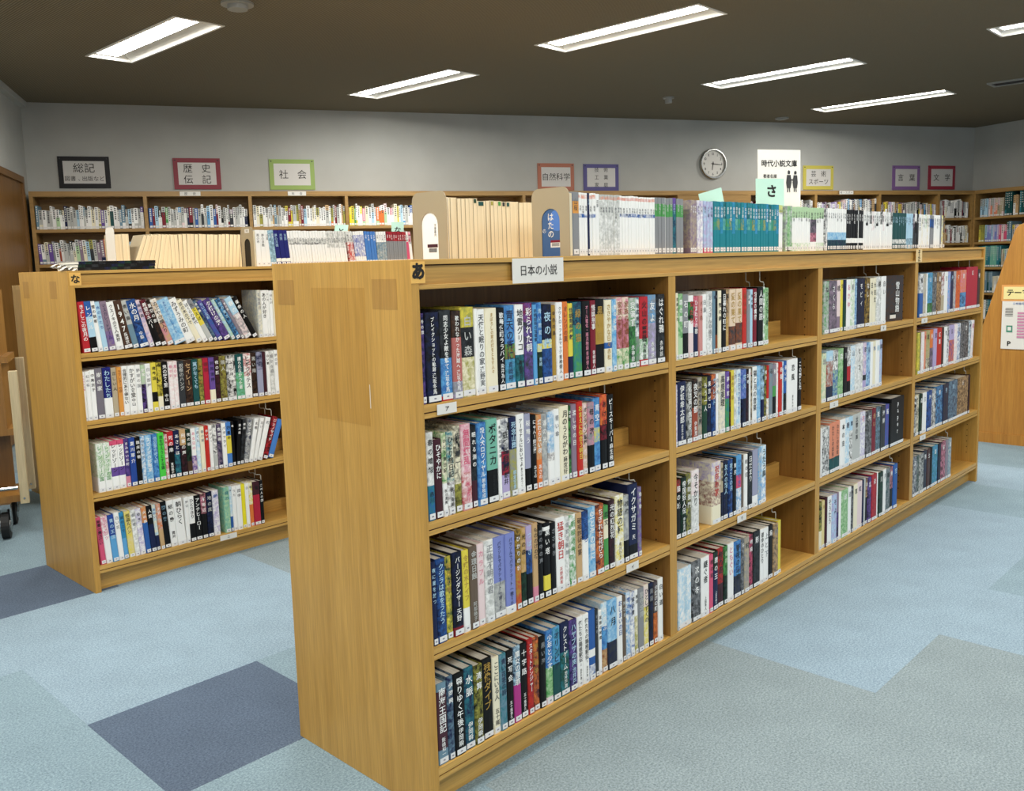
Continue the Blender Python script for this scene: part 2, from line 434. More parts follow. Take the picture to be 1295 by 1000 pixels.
# smoke detectors and air vent
def ceil_disc(x, y, r, h, label):
    e = empty('smoke_detector', (x, y, HC)); tag(e, label, 'smoke detector', 'round ceiling fittings')
    m = MB(); m.disc((0, 0, -.012), r, UX, UY, .012, GREYP); m.build('base', e)
    m = MB(); m.disc((0, 0, -h), r * .62, UX, UY, h - .012, GREYP); m.build('sensor_head', e)
ceil_disc(1.44, 3.08, .085, .035, 'round grey ceiling speaker or detector at the top edge, beside the first light')
ceil_disc(5.68, 3.20, .05, .05, 'small round smoke detector on the ceiling between two lights')
ceil_disc(7.64, 3.12, .07, .02, 'flat round ceiling fitting close to the back wall')
e = tag(empty('air_vent', (7.43, .93, HC)), 'slim grey air vent in the ceiling beside the last light', 'vent')
m = MB()
for s in (-1, 1):
    m.box((s * .09 - .012, -.30, -.012), (s * .09 + .012, .14, 0), GREYP); 
m.box((-.078, -.30, -.012), (.078, -.276, 0), GREYP); m.box((-.078, .116, -.012), (.078, .14, 0), GREYP); m.build('frame', e)
for k in range(3):
    m = MB(); m.box((-.05 + .05 * k - .012, -.27, -.008), (-.05 + .05 * k + .012, .11, -.001), DGREY); m.build('slat', e)

# ------------------------------------------------------------------ double-sided low bookcases
def shelf_profile(y0, y1, z):
    """front-lipped shelf: groove between an upper and a lower lip, on both faces"""
    g = .005
    return [(y0, z), (y0, z - .0160), (y0 + g, z - .0160), (y0 + g, z - .0190), (y0, z - .0190), (y0, z - ST),
            (y1, z - ST), (y1, z - .0188), (y1 - g, z - .0188), (y1 - g, z - .0165), (y1, z - .0165), (y1, z)]
def bookcase(label, x0, y0, depth, bays, detail=True):
    r = tag(empty('bookcase', (x0, y0, 0)), label, 'bookcase')
    L = TP + bays * PITCH - TU + TP
    fnx = lambda p, t: (t, p[0], p[1])
    for k in (0, 1):
        m = MB(); xa = 0 if k == 0 else L - TP
        m.box((xa, 0, 0), (xa + TP, depth, H), WOOD_V); m.build('end_panel', r, bevel=.0012)
    m = MB(); m.box((TP, .0006, H - .011), (L - TP, depth - .0006, H - .0002), WOOD_H); m.build('top_board', r, bevel=.0008)
    for q in (0, 1):
        m = MB(); ya = .011 if q == 0 else depth - .023
        m.box((TP, ya, HF + .0095), (L - TP, ya + .012, H - .0135), WOOD_H); m.box((TP, ya + .004 if q == 0 else ya + .006, H - .0135), (L - TP, ya + .006 if q == 0 else ya + .008, H - .011), GROOVE); m.build('header_board', r)
        m = MB(); ya = .001 if q == 0 else depth - .026
        m.box((TP, ya, HF), (L - TP, ya + .025, HF + .0095), WOOD_H); m.build('header_lip', r, bevel=.001)
        m = MB(); ya = .036 if q == 0 else depth - .05
        m.box((TP, ya, 0), (L - TP, ya + .014, HB - ST), WOOD_H); m.build('plinth', r)
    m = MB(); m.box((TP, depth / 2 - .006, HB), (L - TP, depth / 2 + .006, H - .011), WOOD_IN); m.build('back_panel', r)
    m = MB(); m.prism(shelf_profile(.001, depth - .001, HB), fnx, TP, L - TP, WOOD_H); m.box((TP, .003, HB - .0195), (L - TP, .0065, HB - .0155), GROOVE); m.build('bottom_shelf', r)
    for k in range(1, bays):
        xa = TP + k * PITCH - TU
        for q in (0, 1):
            m = MB(); ya, yb = (.002, depth / 2 - .006) if q == 0 else (depth / 2 + .006, depth - .002)
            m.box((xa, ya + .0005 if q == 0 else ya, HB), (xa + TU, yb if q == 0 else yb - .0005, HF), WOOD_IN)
            u_ = m.build('upright', r)
            m = MB(); yf = ya if q == 0 else yb - .0005
            m.box((xa, yf, HB), (xa + TU, yf + .0005, HF), WOOD_V); m.build('edge_band', u_)
    if bays == 4:
        m = MB(); xa = TP + 3 * PITCH - TU; m.box((xa + .004, .0015, HF + .0095), (xa + TU - .004, .009, H - .011), WOOD_V); m.build('header_joint', r)
    for k in range(bays):
        xa = TP + k * PITCH; xb = xa + PITCH - TU
        if k == bays - 1: xb = L - TP
        for z in (H1, H2, H3):
            m = MB(); m.prism(shelf_profile(.003, depth / 2 - .006, z), fnx, xa, xb, WOOD_H); m.box((xa, .005, z - .0195), (xb, .0085, z - .0155), GROOVE); m.build('shelf', r)
        m = MB()
        for xx, sg in ((xa, 1), (xb, -1)):
            for yy in (.05, .205):
                for j in range(34):
                    z = .15 + j * .029
                    if z > HF - .02: continue
                    m.box((xx, yy - .0022, z - .0022), (xx + sg * .0004, yy + .0022, z + .0022), HOLE)
        tag(m.build('shelf_pin_holes', r, fix=False), kind='stuff')
    return r
main = bookcase('long low wooden double-sided bookcase with four bays, in front', 0, 0, D, 4)
rear = bookcase('low wooden double-sided bookcase standing behind the front one, marked with the な tag', LX, LY, LD, 4)
# tape marks and an old poster shade on the front end panel, a pale scratch
def on_end(case, name, y0, y1, z0, z1, mat):
    m = MB(); m.box((-.0003, y0, z0), (.0001, y1, z1), mat); return m.build(name, case)
on_end(main, 'tape_mark', .425, .495, 1.105, 1.163, RESIDUE); on_end(main, 'tape_mark', .045, .128, 1.10, 1.163, RESIDUE)
on_end(main, 'poster_shade', .155, .355, .845, 1.145, wood('poster_shade', 'ae7f31', 'be8e3d', 'Z'))
on_end(main, 'scratch', .1505, .1525, .885, .937, SCRATCH)
on_end(rear, 'tape_mark', .405, .47, 1.10, 1.165, RESIDUE); on_end(rear, 'tape_mark', .115, .185, 1.10, 1.165, RESIDUE)
# wooden stop bars behind the books
def stop_bar(case, x0, x1, z):
    m = MB(); m.box((x0, .1415, z), (x1, .160, z + .052), WOOD_H); m.build('stop_bar', case, bevel=.001)
for bay in range(4):
    for lv in '1234':
        xa = TP + bay * PITCH + .004; xb = xa + PITCH - TU - .008
        stop_bar(main, xa, xb, LEV[lv])
        if bay == 0: stop_bar(rear, xa, xb, LEV[lv])

# ------------------------------------------------------------------ signs on the bookcases
def card(name, label, cat, o, u, v, w, h, th, mat, lines, size, mt=BLACK, bold=0., group=None, back=False, cx=0., pitch=1.0):
    """card centred at o; u to the reader's right, v up; lines = [(text, dv, size)]"""
    o, u, v = Vector(o), Vector(u).normalized(), Vector(v).normalized(); n = u.cross(v)      # n toward the reader
    if name == 'index_card':                   # stands on the bookcase top: the card reaches down to it
        low = H + .002 + abs(u.z) * w / 2; ext = max(0., (o.z - v.z * h / 2 - low) / v.z)
        h += ext; o = o - v * ext / 2; lines = [(a, b + ext / 2, c) for a, b, c in lines]
    m = MB()
    P = [o + u * a * w / 2 + v * b * h / 2 for a, b in ((-1, -1), (1, -1), (1, 1), (-1, 1))]
    Q = [p - n * th for p in P]
    m.grid(P + Q, [(0, 1, 2, 3), (7, 6, 5, 4), (0, 4, 5, 1), (1, 5, 6, 2), (2, 6, 7, 3), (3, 7, 4, 0)], mat)
    r = m.build(name); tag(r, label, cat, group)
    if lines:
        t = MB()
        for tx, dv, sz in lines: put_text(t, tx, o + v * dv + n * .0006 + u * cx, u, v, sz, mt, bold=bold, pitch=pitch)
        t.build('lettering', r, fix=False)
    return r
card('index_tag', 'orange tag lettered あ at the top corner of the front bookcase', 'tag', (.0195, -.0012, H - .0265), UX, UZ, .037, .044, .001, TAG, [('あ', .002, .036)], 0, bold=.055)
card('index_tag', 'orange tag lettered な at the top corner of the rear bookcase', 'tag', (LX + .0255, LY - .0012, H - .030), UX, UZ, .040, .046, .001, TAG, [('な', .0, .034)], 0, bold=.03)
card('index_tag', 'small pale orange tag lettered そ over た on the far header of the front bookcase', 'tag', (2.808, -.0016, H - .031), UX, UZ, .070, .054, .001, plain('pale_orange_card', 'eccf98', .6), [('そ', .013, .028), ('た', -.013, .028)], 0, bold=.03)
card('shelf_sign', 'white card reading 日本の小説 on the header of the front bookcase', 'sign', (.385, .0005, H - .031), UX, UZ, .176, .056, .001, WHITE, [('日本の小説', 0, .026)], 0, bold=.006)
def edge_label(x, y, z, ch, label, w=.055):
    card('shelf_label', label, 'label', (x, y - .0012, z - ST / 2), UX, UZ, w, .022, .001, WHITE, [(ch, 0, .012)], 0, bold=.02)
edge_label(.085, .001, H1, 'ア', 'white strip lettered ア on the top shelf edge, beside the あ end panel')
edge_label(.735, .001, H3, 'イ', 'white strip lettered イ on the third shelf edge, near the first divider')
edge_label(1.32, .001, H3, 'ウ', 'white strip on the third shelf edge in the second bay, under a sky-blue book')
edge_label(2.44, .001, H1, 'オ', 'white strip on the top shelf edge in the third bay, under the grey cover')
edge_label(1.99, .001, H2, 'エ', 'white strip on the second shelf edge in the third bay', .07)
edge_label(2.90, .001, H1, 'カ', 'white strip on the top shelf edge in the last bay', .07)
edge_label(2.92, .001, H3, 'ク', 'white strip on the third shelf edge in the last bay', .07)
edge_label(LX + .545, LY + .0, HB, 'ニ', 'white strip on the bottom shelf edge of the rear bookcase', .075)

# ------------------------------------------------------------------ books
def parse(design):
    segs = []
    for s in design.split('/'):
        c, _, fr_ = s.partition('*')
        a, _, b = c.partition('~')
        segs.append((a, b or a, float(fr_) if fr_ else 1.))
    tot = sum(s[2] for s in segs); z = 1.; out = []
    for a, b, f in segs:
        out.append((z - f / tot, z, a, b)); z -= f / tot
    return out                                 # top to bottom: (z0,z1,c,c2)
def cover_mesh(mb, w, h, d, design, M=None):
    """dust-jacketed boards: rounded spine at y=0, open at the back, banded from top to bottom"""
    t = .0022; r = min(.0035, w * .25); bl = .0010
    pts = [(0, d), (0, r), (r * .35, r * .25), (r, -bl * .3), (w / 2, -bl), (w - r, -bl * .3), (w - r * .35, r * .25), (w, r), (w, d),
           (w - t, d), (w - t, r + .001), (t, r + .001), (t, d)]
    f = M or (lambda p: p)
    n = len(pts)
    for z0, z1, a, b in parse(design):
        vs = [f((x, y, z0 * h)) for x, y in pts] + [f((x, y, z1 * h)) for x, y in pts]
        mb.grid(vs, [(i, (i + 1) % n, n + (i + 1) % n, n + i) for i in range(n)], COVER, C[a], C[b])
    for zz, cidx in ((h, 0), (0, -1)):
        a = parse(design)[cidx]
        vs = [f((x, y, zz)) for x, y in pts]
        fs = [(0, 1, 11, 12), (1, 2, 11), (2, 3, 11), (3, 4, 10, 11), (4, 5, 10), (5, 6, 10), (6, 7, 10), (7, 8, 9, 10)]
        if zz == 0: fs = [q[::-1] for q in fs]
        mb.grid(vs, [q[::-1] for q in fs], COVER, C[a[2]], C[a[3]])
def pages_mesh(mb, w, h, d, M=None):
    f = M or (lambda p: p); t = .0023
    x0, y0, z0, x1, y1, z1 = t, .0046, .003, w - t, d - .003, h - .003
    P = [(x0, y0, z0), (x1, y0, z0), (x1, y1, z0), (x0, y1, z0), (x0, y0, z1), (x1, y0, z1), (x1, y1, z1), (x0, y1, z1)]
    mb.grid([f(p) for p in P], [(0, 3, 2, 1), (4, 5, 6, 7), (0, 1, 5, 4), (1, 2, 6, 5), (2, 3, 7, 6), (3, 0, 4, 7)], PAGES)
POOL_A = '月 風 海 森 町 夜 空 花 雨 星 声 影 庭 窓 橋 川'.split()
def title_mesh(mb, w, h, tc, title, M=None):
    f = M or (lambda p: p)
    main_, _, au = title.partition(' ')
    if not main_: return
    o = f((w / 2, -.0014, 0)); u = Vector(f((w / 2 + 1, -.0014, 0))) - Vector(o); v = Vector(f((w / 2, -.0014, 1))) - Vector(o)
    col = C[tc]
    zt = h - .010
    zone = (h * .60 if au else h * .72)
    s = min(w * .70, zone / len(main_), .024)
    if main_.isascii(): s = min(w * 1.0, zone / len(main_), .034)
    if len(main_) * s < zone * .55: pt = min(1.35, zone * .7 / (len(main_) * s))
    else: pt = 1.0
    put_text(mb, main_, Vector(o) + v * zt, u, v, s, INK, col, .012, True, pt)
    if au:
        s2 = min(w * .62, h * .24 / len(au), .015)
        put_text(mb, au, Vector(o) + v * (h * .335), u, v, s2, INK, col, .006, True)
def label_mesh(mb, w, h, M=None):
    f = M or (lambda p: p); a = min(.0025, w * .14); y = -.0013
    mb.face([f((a, y, .003)), f((w - a, y, .003)), f((w - a, y, .0155)), f((a, y, .0155))], INK, (.80, .80, .80))
    k = min(.003, w * .16); c_ = w / 2
    mb.face([f((c_ - k, y - .0003, .0075)), f((c_ + k, y - .0003, .0075)), f((c_ + k, y - .0003, .0105)), f((c_ - k, y - .0003, .0105))], INK, (.25, .25, .3))
ORD = 'first second third fourth fifth sixth seventh eighth ninth tenth eleventh twelfth thirteenth fourteenth fifteenth sixteenth seventeenth eighteenth nineteenth twentieth'.split()
def ordn(n):
    if n <= 20: return ORD[n - 1]
    if n == 30: return 'thirtieth'
    t = 'twenty thirty forty fifty'.split()[n // 10 - 2]
    return t + '-' + ORD[n % 10 - 1] if n % 10 else {4: 'fortieth', 5: 'fiftieth'}[n // 10]
ROWS = """m1.1
27
39|n~pu|w|冬の旅
79|k~n|w|ブレイクショットの軌跡 逢坂冬馬|.19
113|dg~k*5/sb~b*4/r*.5|w|同志少女よ敵を撃て 逢坂冬馬|.192
140|br2~k*3/rp*5/g~la*2|w|歌われなかった海賊へ 逢坂冬馬|.189
180|ol~y*2/dg~k*3/c~ol*4|lg|白い森|.195
188|w|k||.19
214|w|dg|天使と眠りの家 逢野実|.188
249|c|gd|まぼろしの家の灯をともす人々|.189
273|k|w|歌舞伎町ララバイ 染井為人|.188
309|sb~b*5/gr~br*2/sb~t*4|n|青天の街に 青崎朔|.192
337|w*6/t~k*4|k|地雷グリコ 青崎有吾|.192
367|pu~dr*2/dg~pu*7|w|彩られた朝|.194
381|sb|n|早朝始発の殺風景
399|b~sb*5/y~lb*1/k~dgr*4|lb|青い教室 青崎|.193
434|n~k*4/y~lb*1/b~n*4|lb|夜の街
451|gd|br2|金色の鳥
475|w|k|クワトロ・フォルマッジ 青柳碧人|.19
496|o|br|オレンジの夏|.19
515|y*7/n*3|n|怪談青柳屋敷|.185
547|n~t*3/t~gr*7|gd|緑の猫|.187
578|k|p|オール電化・雨月物語 青柳碧人|.188
601|dr|w|怪談刑事 青柳碧人|.188
638|k*2/gd*4/k*4|gd|黒い家|.19
669|c*7/b*1/c*4|gd|ささやかな日々 赤松|.186
688|sb~lb|w|青の記憶
714|c~p*3/br~p*4/c~gr*3|br|家族の食卓|.19
740|c~p*3/br~p*4/c~gr*3|br|家族の食卓|.19
771|lg~gr*4/dgr~gr*6|w|我演ず 赤神諒|.186
790|w~t*5/g~gr*4|k|佐渡絢爛|.186
829|r*6/w~gr*3/r*1|k|火山の薔薇 赤神諒|.187
869|g~sb*4/g~la*6|w|友よ 赤神諒|.19
909|k~dg|w|はぐれ鴉 赤神諒|.19

m1.2
29
50|lg~w*6/t~b*4|k|春の暗殺 赤川|.19
72|mr|w|ひそやかに|.172
86|c~gr*6/w*4|k|ひとり旅日記 秋川滝美|.183
108|c~t*6/w~mr*4|k|ひとり旅日記 秋川滝美|.183
129|c~k*6/ol~k*3|dg|佐川恭一|.192
158|lp~p*5/lp~r*4|pk|無間繚乱 秋山香乃|.192
176|k~dg*6/mr*3|w|眠れる淵の|.185
204|b~sb|w|殺人犬ロワイヤル 朝倉秋成|.188
239|tl*6/k*4|k|ボタニカ 朝井まかて|.192
251|w|dg|朱色の化身と湖|.186
279|w~n*4/n~r*3/la*3|k|御庭番耳目抄 朝井|.186
302|n*4/ol~g*6|lb|死念山葬 朝倉宏景|.186
331|w|k|アーセナルにおいでよ あさのあつこ|.189
353|lv*7/k*3|w|桜舞う|.186
370|k|w|にゃん！鈴江藩 あさの|.18
390|tn~o*6/o*4|w|終わらない夜 あさの|.178
412|lg~g|w|湖の光|.178
434|w~sb*5/w~mr*1/w*3|lb|湖鳴小説|.18
455|w|g|青い傘|.183
488|c|k|月のうらがわ 麻宮好|.187
499|k~gr|w|闇夜|.184
520|mv|w|渡し守の日|.186
542|rd|y|おまえに似合う明日|.19
562|lp~tn|k|オンライン飯屋|.183
588|g~p*6/k*4|k|母の港|.182
615|sb~b*4/y~sb*2/sb~b*4|w|青空|.19
641|o~r*4/dr~k*2/k*4|k|あけぼの|.195
668|k|w|ピースキーパー 麻生幾|.192

m1.3
27
42|n|lb|夜に星を放つ|.186
69|n~b|lb|クジラは歌をうたう|.188
88|dgr~y|gd|明日の草|.186
118|k~n*8/dr*1|w|バージンダンサー 天野|.19
140|y*7/w*3|gd|令嬢の水ナイフ|.187
164|wb|lg|金環日蝕 阿部暁子|.191
187|lp|p|カラフル|.19
215|w~lg|g|正体不明の君|.193
253|pw*5/lg~g*4|n|パラソルでパラシュート 一穂ミチ|.192
286|pw*9/w*1|n|パラソルでパラシュート 一穂ミチ|.192
305|k~gd*4/gd~r*5|w|ひかりの城|.193
325|tn~gd*5/dgr~k*4|k|光の森|.193
347|la*3/b~n*3/k*4|lb|つばさ|.193
366|tn*8/p*2|k|もののけの宿|.195
385|k|g|闇の中の声|.188
410|k*.5/w*.5/k*6/y*2/k*1|w|黒い塔|.187
430|k|g|ささやき|.182
465|w|rd|猛き朝日 天野純希|.188
484|w~lg|g|信玄の影絵|.184
508|w~gr*5/gr~w*4|gr|新緑の街|.184
532|tn|br2|破戒詐術の宴|.182
558|n~b*4/w*6|b|雨のち|.182
589|sb~lb|w|空と海の間に|.186
621|mr~o|w|ちぎれた花びら|.186
644|gr*2/c*3/gr*5|k|恋文|.176
671|k~mr|w|光の紅烈花|.186
709|w~y|k|物語の種 有川ひろ|.193
732|lg~g*6/k*3|dg|残像
774|n*8/k*2|w|イクサガミ 天|.21
792|pu~g|w|残り香|.195

m1.4
30
60|gb*1/mp*8/gb*2|w|南海王国記 飯嶋和一|.186
79|n~gb|w|伊岡瞬|.193
111|k|w|翳りゆく午後 伊岡瞬|.192
142|n~t|w|水脈 伊岡瞬|.192
168|k~ol|w|清算 伊岡瞬|.188
201|k|gd|残像ダイブ|.193
224|c|dg|ここにいる人 五十嵐|.186
246|gb~t|n|青い花茎の詩|.186
270|k|w|死写会 五十嵐貴久|.187
295|n~lb*5/mg*5|w|魔女の原罪|.188
320|k|w|十字路 五十嵐貴久|.187
340|rd~dr|w|スタートレンジャー|.19
362|mr~o|gd|赤の戦争|.187
384|k|g|黒い海|.183
410|b~sb*5/gr~lgr*4/lp*1|w|少年と少女|.19
439|sb~t*5/dt*5|n|オリンピア|.189
474|n*4/dgr~t*6|w|クレストゲーム 池井戸潤|.192
504|n~pu|lb|ハヤブサの声 池井戸|.188
528|w|k|俺たちの箱根駅伝 上 池井戸潤|.187
551|w|k|俺たちの箱根駅伝 下 池井戸潤|.187
578|b*5/w*1/b*1/w~b*2|w||.19
593|dg|g|硝子の塔|.184
608|w|k|家族の時間|.176
632|lb~w*3/sb~b*3/tn~br*3|w|空飛ぶ|.192
672|sb~lb*6/dg~n*4|k|八月|.193
696|w|b|おしまいの日|.19
714|wb|lg|神さま|.185
734|w~sb|b|雪の花|.19
754|w~b|k|波の音|.185
770|w*4/c~ol*6|k|長浜|.185
797|g|lg|家守綺譚|.185
821|lp~c*3/y~c*6|k|ひとしずくの|.186
844|k~n|g|黒猫|.184
866|wb~n*4/br~o*4|w|夕焼けの町|.182
891|w|dg|白い道|.185

m2.1
958
973|c|k|若葉のとき|.19
998|gr~lgr*6/lgr*3|w|森の庭|.187
1029|g*6/k*4|w|石の町|.184
1055|w*1/k~gr*3/w*2/lp*4|r|女たち|.18
1079|r~p*5/n*5|w|ひまわりの歌|.176
1101|pk2|br|バラ色|.176
1125|w|g|白鳥|.18
1157|w~lg|g|おとうさんの椅子|.187
1172|gb|n|雲|.187
1185|k*7/br*3|g|影|.187
1207|c|k|一夜の夢|.187
1234|k|w|日暮れの町に|.187
1255|k~tn*4/tn~gd*5|k|狐|.19
1291|ph*6/dg~br*3/ph~lp*1|gd|愛の果て|.188
1294|k|k||.19
1334|ph*5/dg~br*3/ph*1|gd|愛の果て|.188
1360|rd|br|赤い糸|.189
1378|g|w|詩集|.18
1396|lb|k|水の音|.183
1422|dr|w|殺意の構図|.185
1425|k|w||.185
1462|k|w|人間の説|.188
1475|w~gr|k||.188
1502|lgr~gr|dgr|ひょうたん島|.184

m2.2
956
968|la~w|w|むらさき|.18
1013|n|w|伊坂幸太郎 逆走の夜|.186
1043|k~lg|w|化け猫と旅する|.18
1075|br2~k*4/rs*5|w|夜叉の都 伊東潤|.184
1102|tn2~g|k|家康を生んだ男|.187
1128|ol~k*4/dgr*5|w|もう一人|.185
1152|n~k|w|東京ゼロ|.186
1176|n~o*4/n~b*6|lb|サイレント|.188
1195|w|g|白い犬|.188
1232|c~lg|k|高原英理|.19
1256|pu*4/gr~t*5|w|夢の家|.188
1262|k~br|w||.185
1284|y|gd|黄色い家|.188
1300|lg~w|g|霧|.187
1328|lb~w|b|水たまりで息をする|.187
1356|b~pw*5/n~k*5|lb|花火|.184
1376|k~mr|w|天地|.182
1386|w|p|春|.182
1397|tn2~k|k||.186
1430|w|dg|猫と月の音楽|.185
1454|sb~lb|w||.186
1474|lb~k*6/n*4|k|一夜|.183
1493|k~ol|w|明治|.18
1507|rd*6/w~tn*4|k|乱|.18
1533|g~gb|dg|石|.184
1558|g~mv*4/gr*2/k*4|w|秋|.18
1571|w~lp|r|紅茶|.182
1597|rd|w|赤猫|.183
1612|lb~w|b|雨|.183
1634|b*6/k~dg*4|w|蒼い海|.183
1709|w|k|恋風 泉ゆたか|.185
1738|k|w|この闇と光|.183

m2.3
959
986|br2~r*2/k*8|w|猫の城|.176
1015|k~dgr|w|帝国妖人伝 伊吹亜門|.18
1041|dg~ol|w|伊吹亜門|.186
1082|lp~w*4/w~lg*6|k|今そかり|.19
1151|_
1203|c~la*3/c~dr*4/c*3|rd|祝祭の家|.193
1220|tn2*5/k~n*5|k|時の鐘|.183
1248|n~k|lb|友人の殺人|.186
1274|n~b|lb|夜ごとの月|.185
1297|k|w|東京|.185
1330|sb*3/pk*2/w~sb*4|b|かがやき|.19
1346|wb|lg|塔|.185
1369|w|k|町の灯|.184
1400|k~dg|w|日だまり|.186
1437|lv*8/w*2|w||.19
1460|sb~lg|w|海|.19
1495|lb~w*5/w~sb*4|k|うたう鳥|.193

m2.4
964
975|lb~w|g||.176
1041|w~lb|lb|小春日和の薬膳|.182
1088|g~k*4/k~g*5|w|次の冬|.188
1136|w|k|継ぐ者 上田秀人|.186
1159|pk|mr|桃の実|.184
1188|k~dgr*3/n*7|w|鹿の王 上橋菜穂子|.186
1223|rd~mr*6/mr*4|k|鹿の王 上橋菜穂子|.189
1247|gr~k*5/k~dgr*5|lgr|香君|.188
1285|w|p|ともぐい|.19
1328|b~sb*6/dg~n*4|k|警視の漂流|.187
1349|dg~g|w|冬|.186
1381|tn2~g|k|村|.186
1407|k~pk|w|蜘蛛|.186
1453|k~dg|w|影|.19
1479|w|k|遊歩のひとり|.187
1512|w|g|上と下|.186
1544|k|w|烏|.187
1578|wb~tn|g|砂|.184
1602|y|gd||.188

m3.1
1910
1951|lg~gr|k|ねじ|.19
2014|mv~dg|w|さくら|.19
2051|lp*7/mv*3|k|桃|.19
2073|y|n|空|.19
2098|n*4/dgr*6|w||.19
2133|w|p|おかゆ|.19
2178|w~lgr|g|麦|.19
2198|lb~b|n|海|.19
2271|n~k|w|モビィ|.19
2319|k~gd|w|なし|.19
2351|c|k|日々|.188
2382|c|k|大往生|.188
2429|lg~w|k|朝|.192
2477|w|dg|白い|.192

m3.2
1901
1939|c~lgr|g|縁|.18
1990|lb*2/rs~lg*5/n~dg*3|w|光|.186
2039|w~k*4/b~lgr*6|k|女|.184
2080|lgr~gr|w|森|.186
2115|k|g|夏|.186
2150|w~k*4/r*3/k*3|w|夜|.188
2190|lb~w|g|山|.188
2264|w~lg|k|ヒノコ|.191
2294|la~lp*6/dg*1/la*2|dg|窓|.19
2336|lb~b|n|川|.188
2357|w|g||.188
2389|c|b|水|.188
2426|w|lb|船|.188
2458|lb~la|dg|岸|.188

m3.3
1899
1910|w|g||.183
1974|w~k*3/k~w*5|w|祈|.183
2021|sa*7/dt*3|br2|わたしの出会い|.19
2065|sa*7/dt*3|br2|わたしの出会い|.19
2111|w|k|本の虫|.19
2149|lb~w|n|朝|.19
2178|lb*2/w~k*5|n|旅|.19
2255|lg|k|太宰の声|.193
2304|w~la|p|花|.193
2363|k~g|w|街|.188
2404|dr|tn|赤い|.19
2455|gb~dg|w|嵐|.19
2503|dg|w|海岸|.188
2547|b~pu|w|鐘|.188
2562|k|w||.188
2704|k|w|paper|.205

m3.4
1900
1924|k~ol*6/c*4|k|島|.18
1948|c2|gd|岸|.182
1966|mr|mr||.19
2007|w|k|そうたう|.187
2044|lb~la|n|そよ|.187
2065|mv*4/k~pu*6|w||.187
2087|w|g||.187
2145|lgr~gr|w|緑|.188
2178|w|g|道|.188
2198|k~g|w||.185
2237|c|k|草|.188
2286|lp|n|虹|.19
2299|n|w||.19
2316|lg|g||.194
2339|br2~tn*4/k*6|w|酒|.187
2373|pu~k|w|乱|.188
2426|r~dr|w|炎|.193
2446|w|g||.193
2491|dgr~k|lg|湖|.188
2522|w|g|月|.192
2568|g~dt|k|雨|.19
2604|br2~p*5/k*5|w|鬼|.188
2649|b|lb|空|.193

m4.1
2853
2898|w~g*4/b*5|k|春|.19
2935|tn2~lg|g||.19
2947|w|g||.19
3015|sb~t*7/dgr~gr*3|w|山|.192
3067|dg~g|w|灰|.19
3120|br2~tn|w|蔵|.19
3165|w~dr*5/tn2*4|r|花|.19
3219|w|g|白|.19
3247|la~sb|w||.19
3289|n|lb|海|.19
3322|lg~mv|w||.19
3390|o~rd|w|夕|.19
3479|o~p*5/sb~n*4|w|夏|.193
3644|cr|w|紅|.205
3687|mr~dg|w|夜|.19

m4.2
2844
2875|y~ol|gd||.184
2890|k|w||.184
2925|w~lp|p||.184
2953|sa|r|赤|.184
3005|tn2~ol*6/k~c*3|k|庭|.186
3045|o*4/mv~dg*5|w|秋|.186
3086|la|n|窓|.186
3154|rd|w|紅蓮|.186
3183|br2~dg|w||.186
3227|w|g|雪|.186
3257|w~n|k|梅|.186
3329|la*3/o~pu*5|n|丘|.188
3365|lp~w|g||.19
3411|w~b|g|滝|.19
3448|dg~g|w||.186
3534|k~g|w|闇|.19
3573|gb~w|n|霧|.192
3612|lp~w|p|桃|.19

m4.3
2838
2854|dg~w|w||.18
2890|c~k|k||.183
2926|dgr~k|w|森|.183
2982|w|g|白|.183
3042|b~n|w|海|.184
3104|k~w|w|夜|.184
3195|n~sb|w|青|.19
3269|n~dg|lb|空|.19
3394|gb~n|lb|雨|.195
3560|br2~tn|w|城|.195
3587|k~mr|w||.195

m4.4
2829
2878|n~lg|w|波|.183
2911|dgr~g|w||.183
2962|lg~dg|k|霧|.183
3005|dg~n|w|影|.19
3048|br2~mr|w|土|.188
3075|k|w||.188
3147|t~sb|w|湖|.19
3189|k~n|w||.19
3252|mr~p|w|桜|.192
3290|mv~g|w||.192
3334|gb~lg|w|岩|.192

l1
100
127|r|w|きよしこの夜月の|.187
153|b*3/lb*4/k*3|w|レンタル|.187
172|w|k|雪の鉄樹
192|lb|b|水のかたち
219|mv*6/mv~pu*4|n|マスカレードゲーム
249|w|k|クスノキの番人 東野|.182
283|br2|w|1947 長浦京|.186
308|lg*5/gb*5|k|青い鳥|.186
346|b~n|w|水の月 中脇|.186
368|lp~la|n|神の島|.186
394|mr~dr*4/k*6|w|希望のネバー|.186
417|k~br2|w|蒼空の家
445|w~tn*5/tn~p*5|k|のぶやの婿入り
496|lb~sb|b|あなたはここにいなくとも|.186
538|w|dg|みずうみの町
564|c|dg|花の木の下で
589|w|dg|ぼくらの時代
614|g*2/y*4/lg*4|k|たとえば
632|n~gb|w|夜汽車
656|b~pu|lb|ちいさな町
691|pu~n|w|夕焼けの港
711|lb~lgr|w|ことばの海
735|n~sb|lb|空の青さ
751|mv~g|w|夏の庭
787|lb*4/lp~g*6|w|春の朝
814|k|w|運命の人|.192
833|lg~c|g|花鳥風月|.2
859|w|k|あの人が好き|.198
872|w|g|白い窓|.198
889|w|k|山と川|.196
915|c|k|町|.195
935|lb|k|海|.19

l2
85
96|w|p|ともだちの歌|.182
113|w|g|虹の橋|.183
132|w|k|中島京子|.186
159|gp|w|樹の家|.19
190|nv*6/w*4|lb|わたしたち|.19
211|tn2|k|正しい人|.186
229|og|br|ラブレターの店|.186
252|w|k|合理的にあり得ない|.188
280|w|k|かすがい食堂 中山|.188
301|w|g|野球の国|.188
319|lgr~lg*4/k~pu*6|w|空席|.185
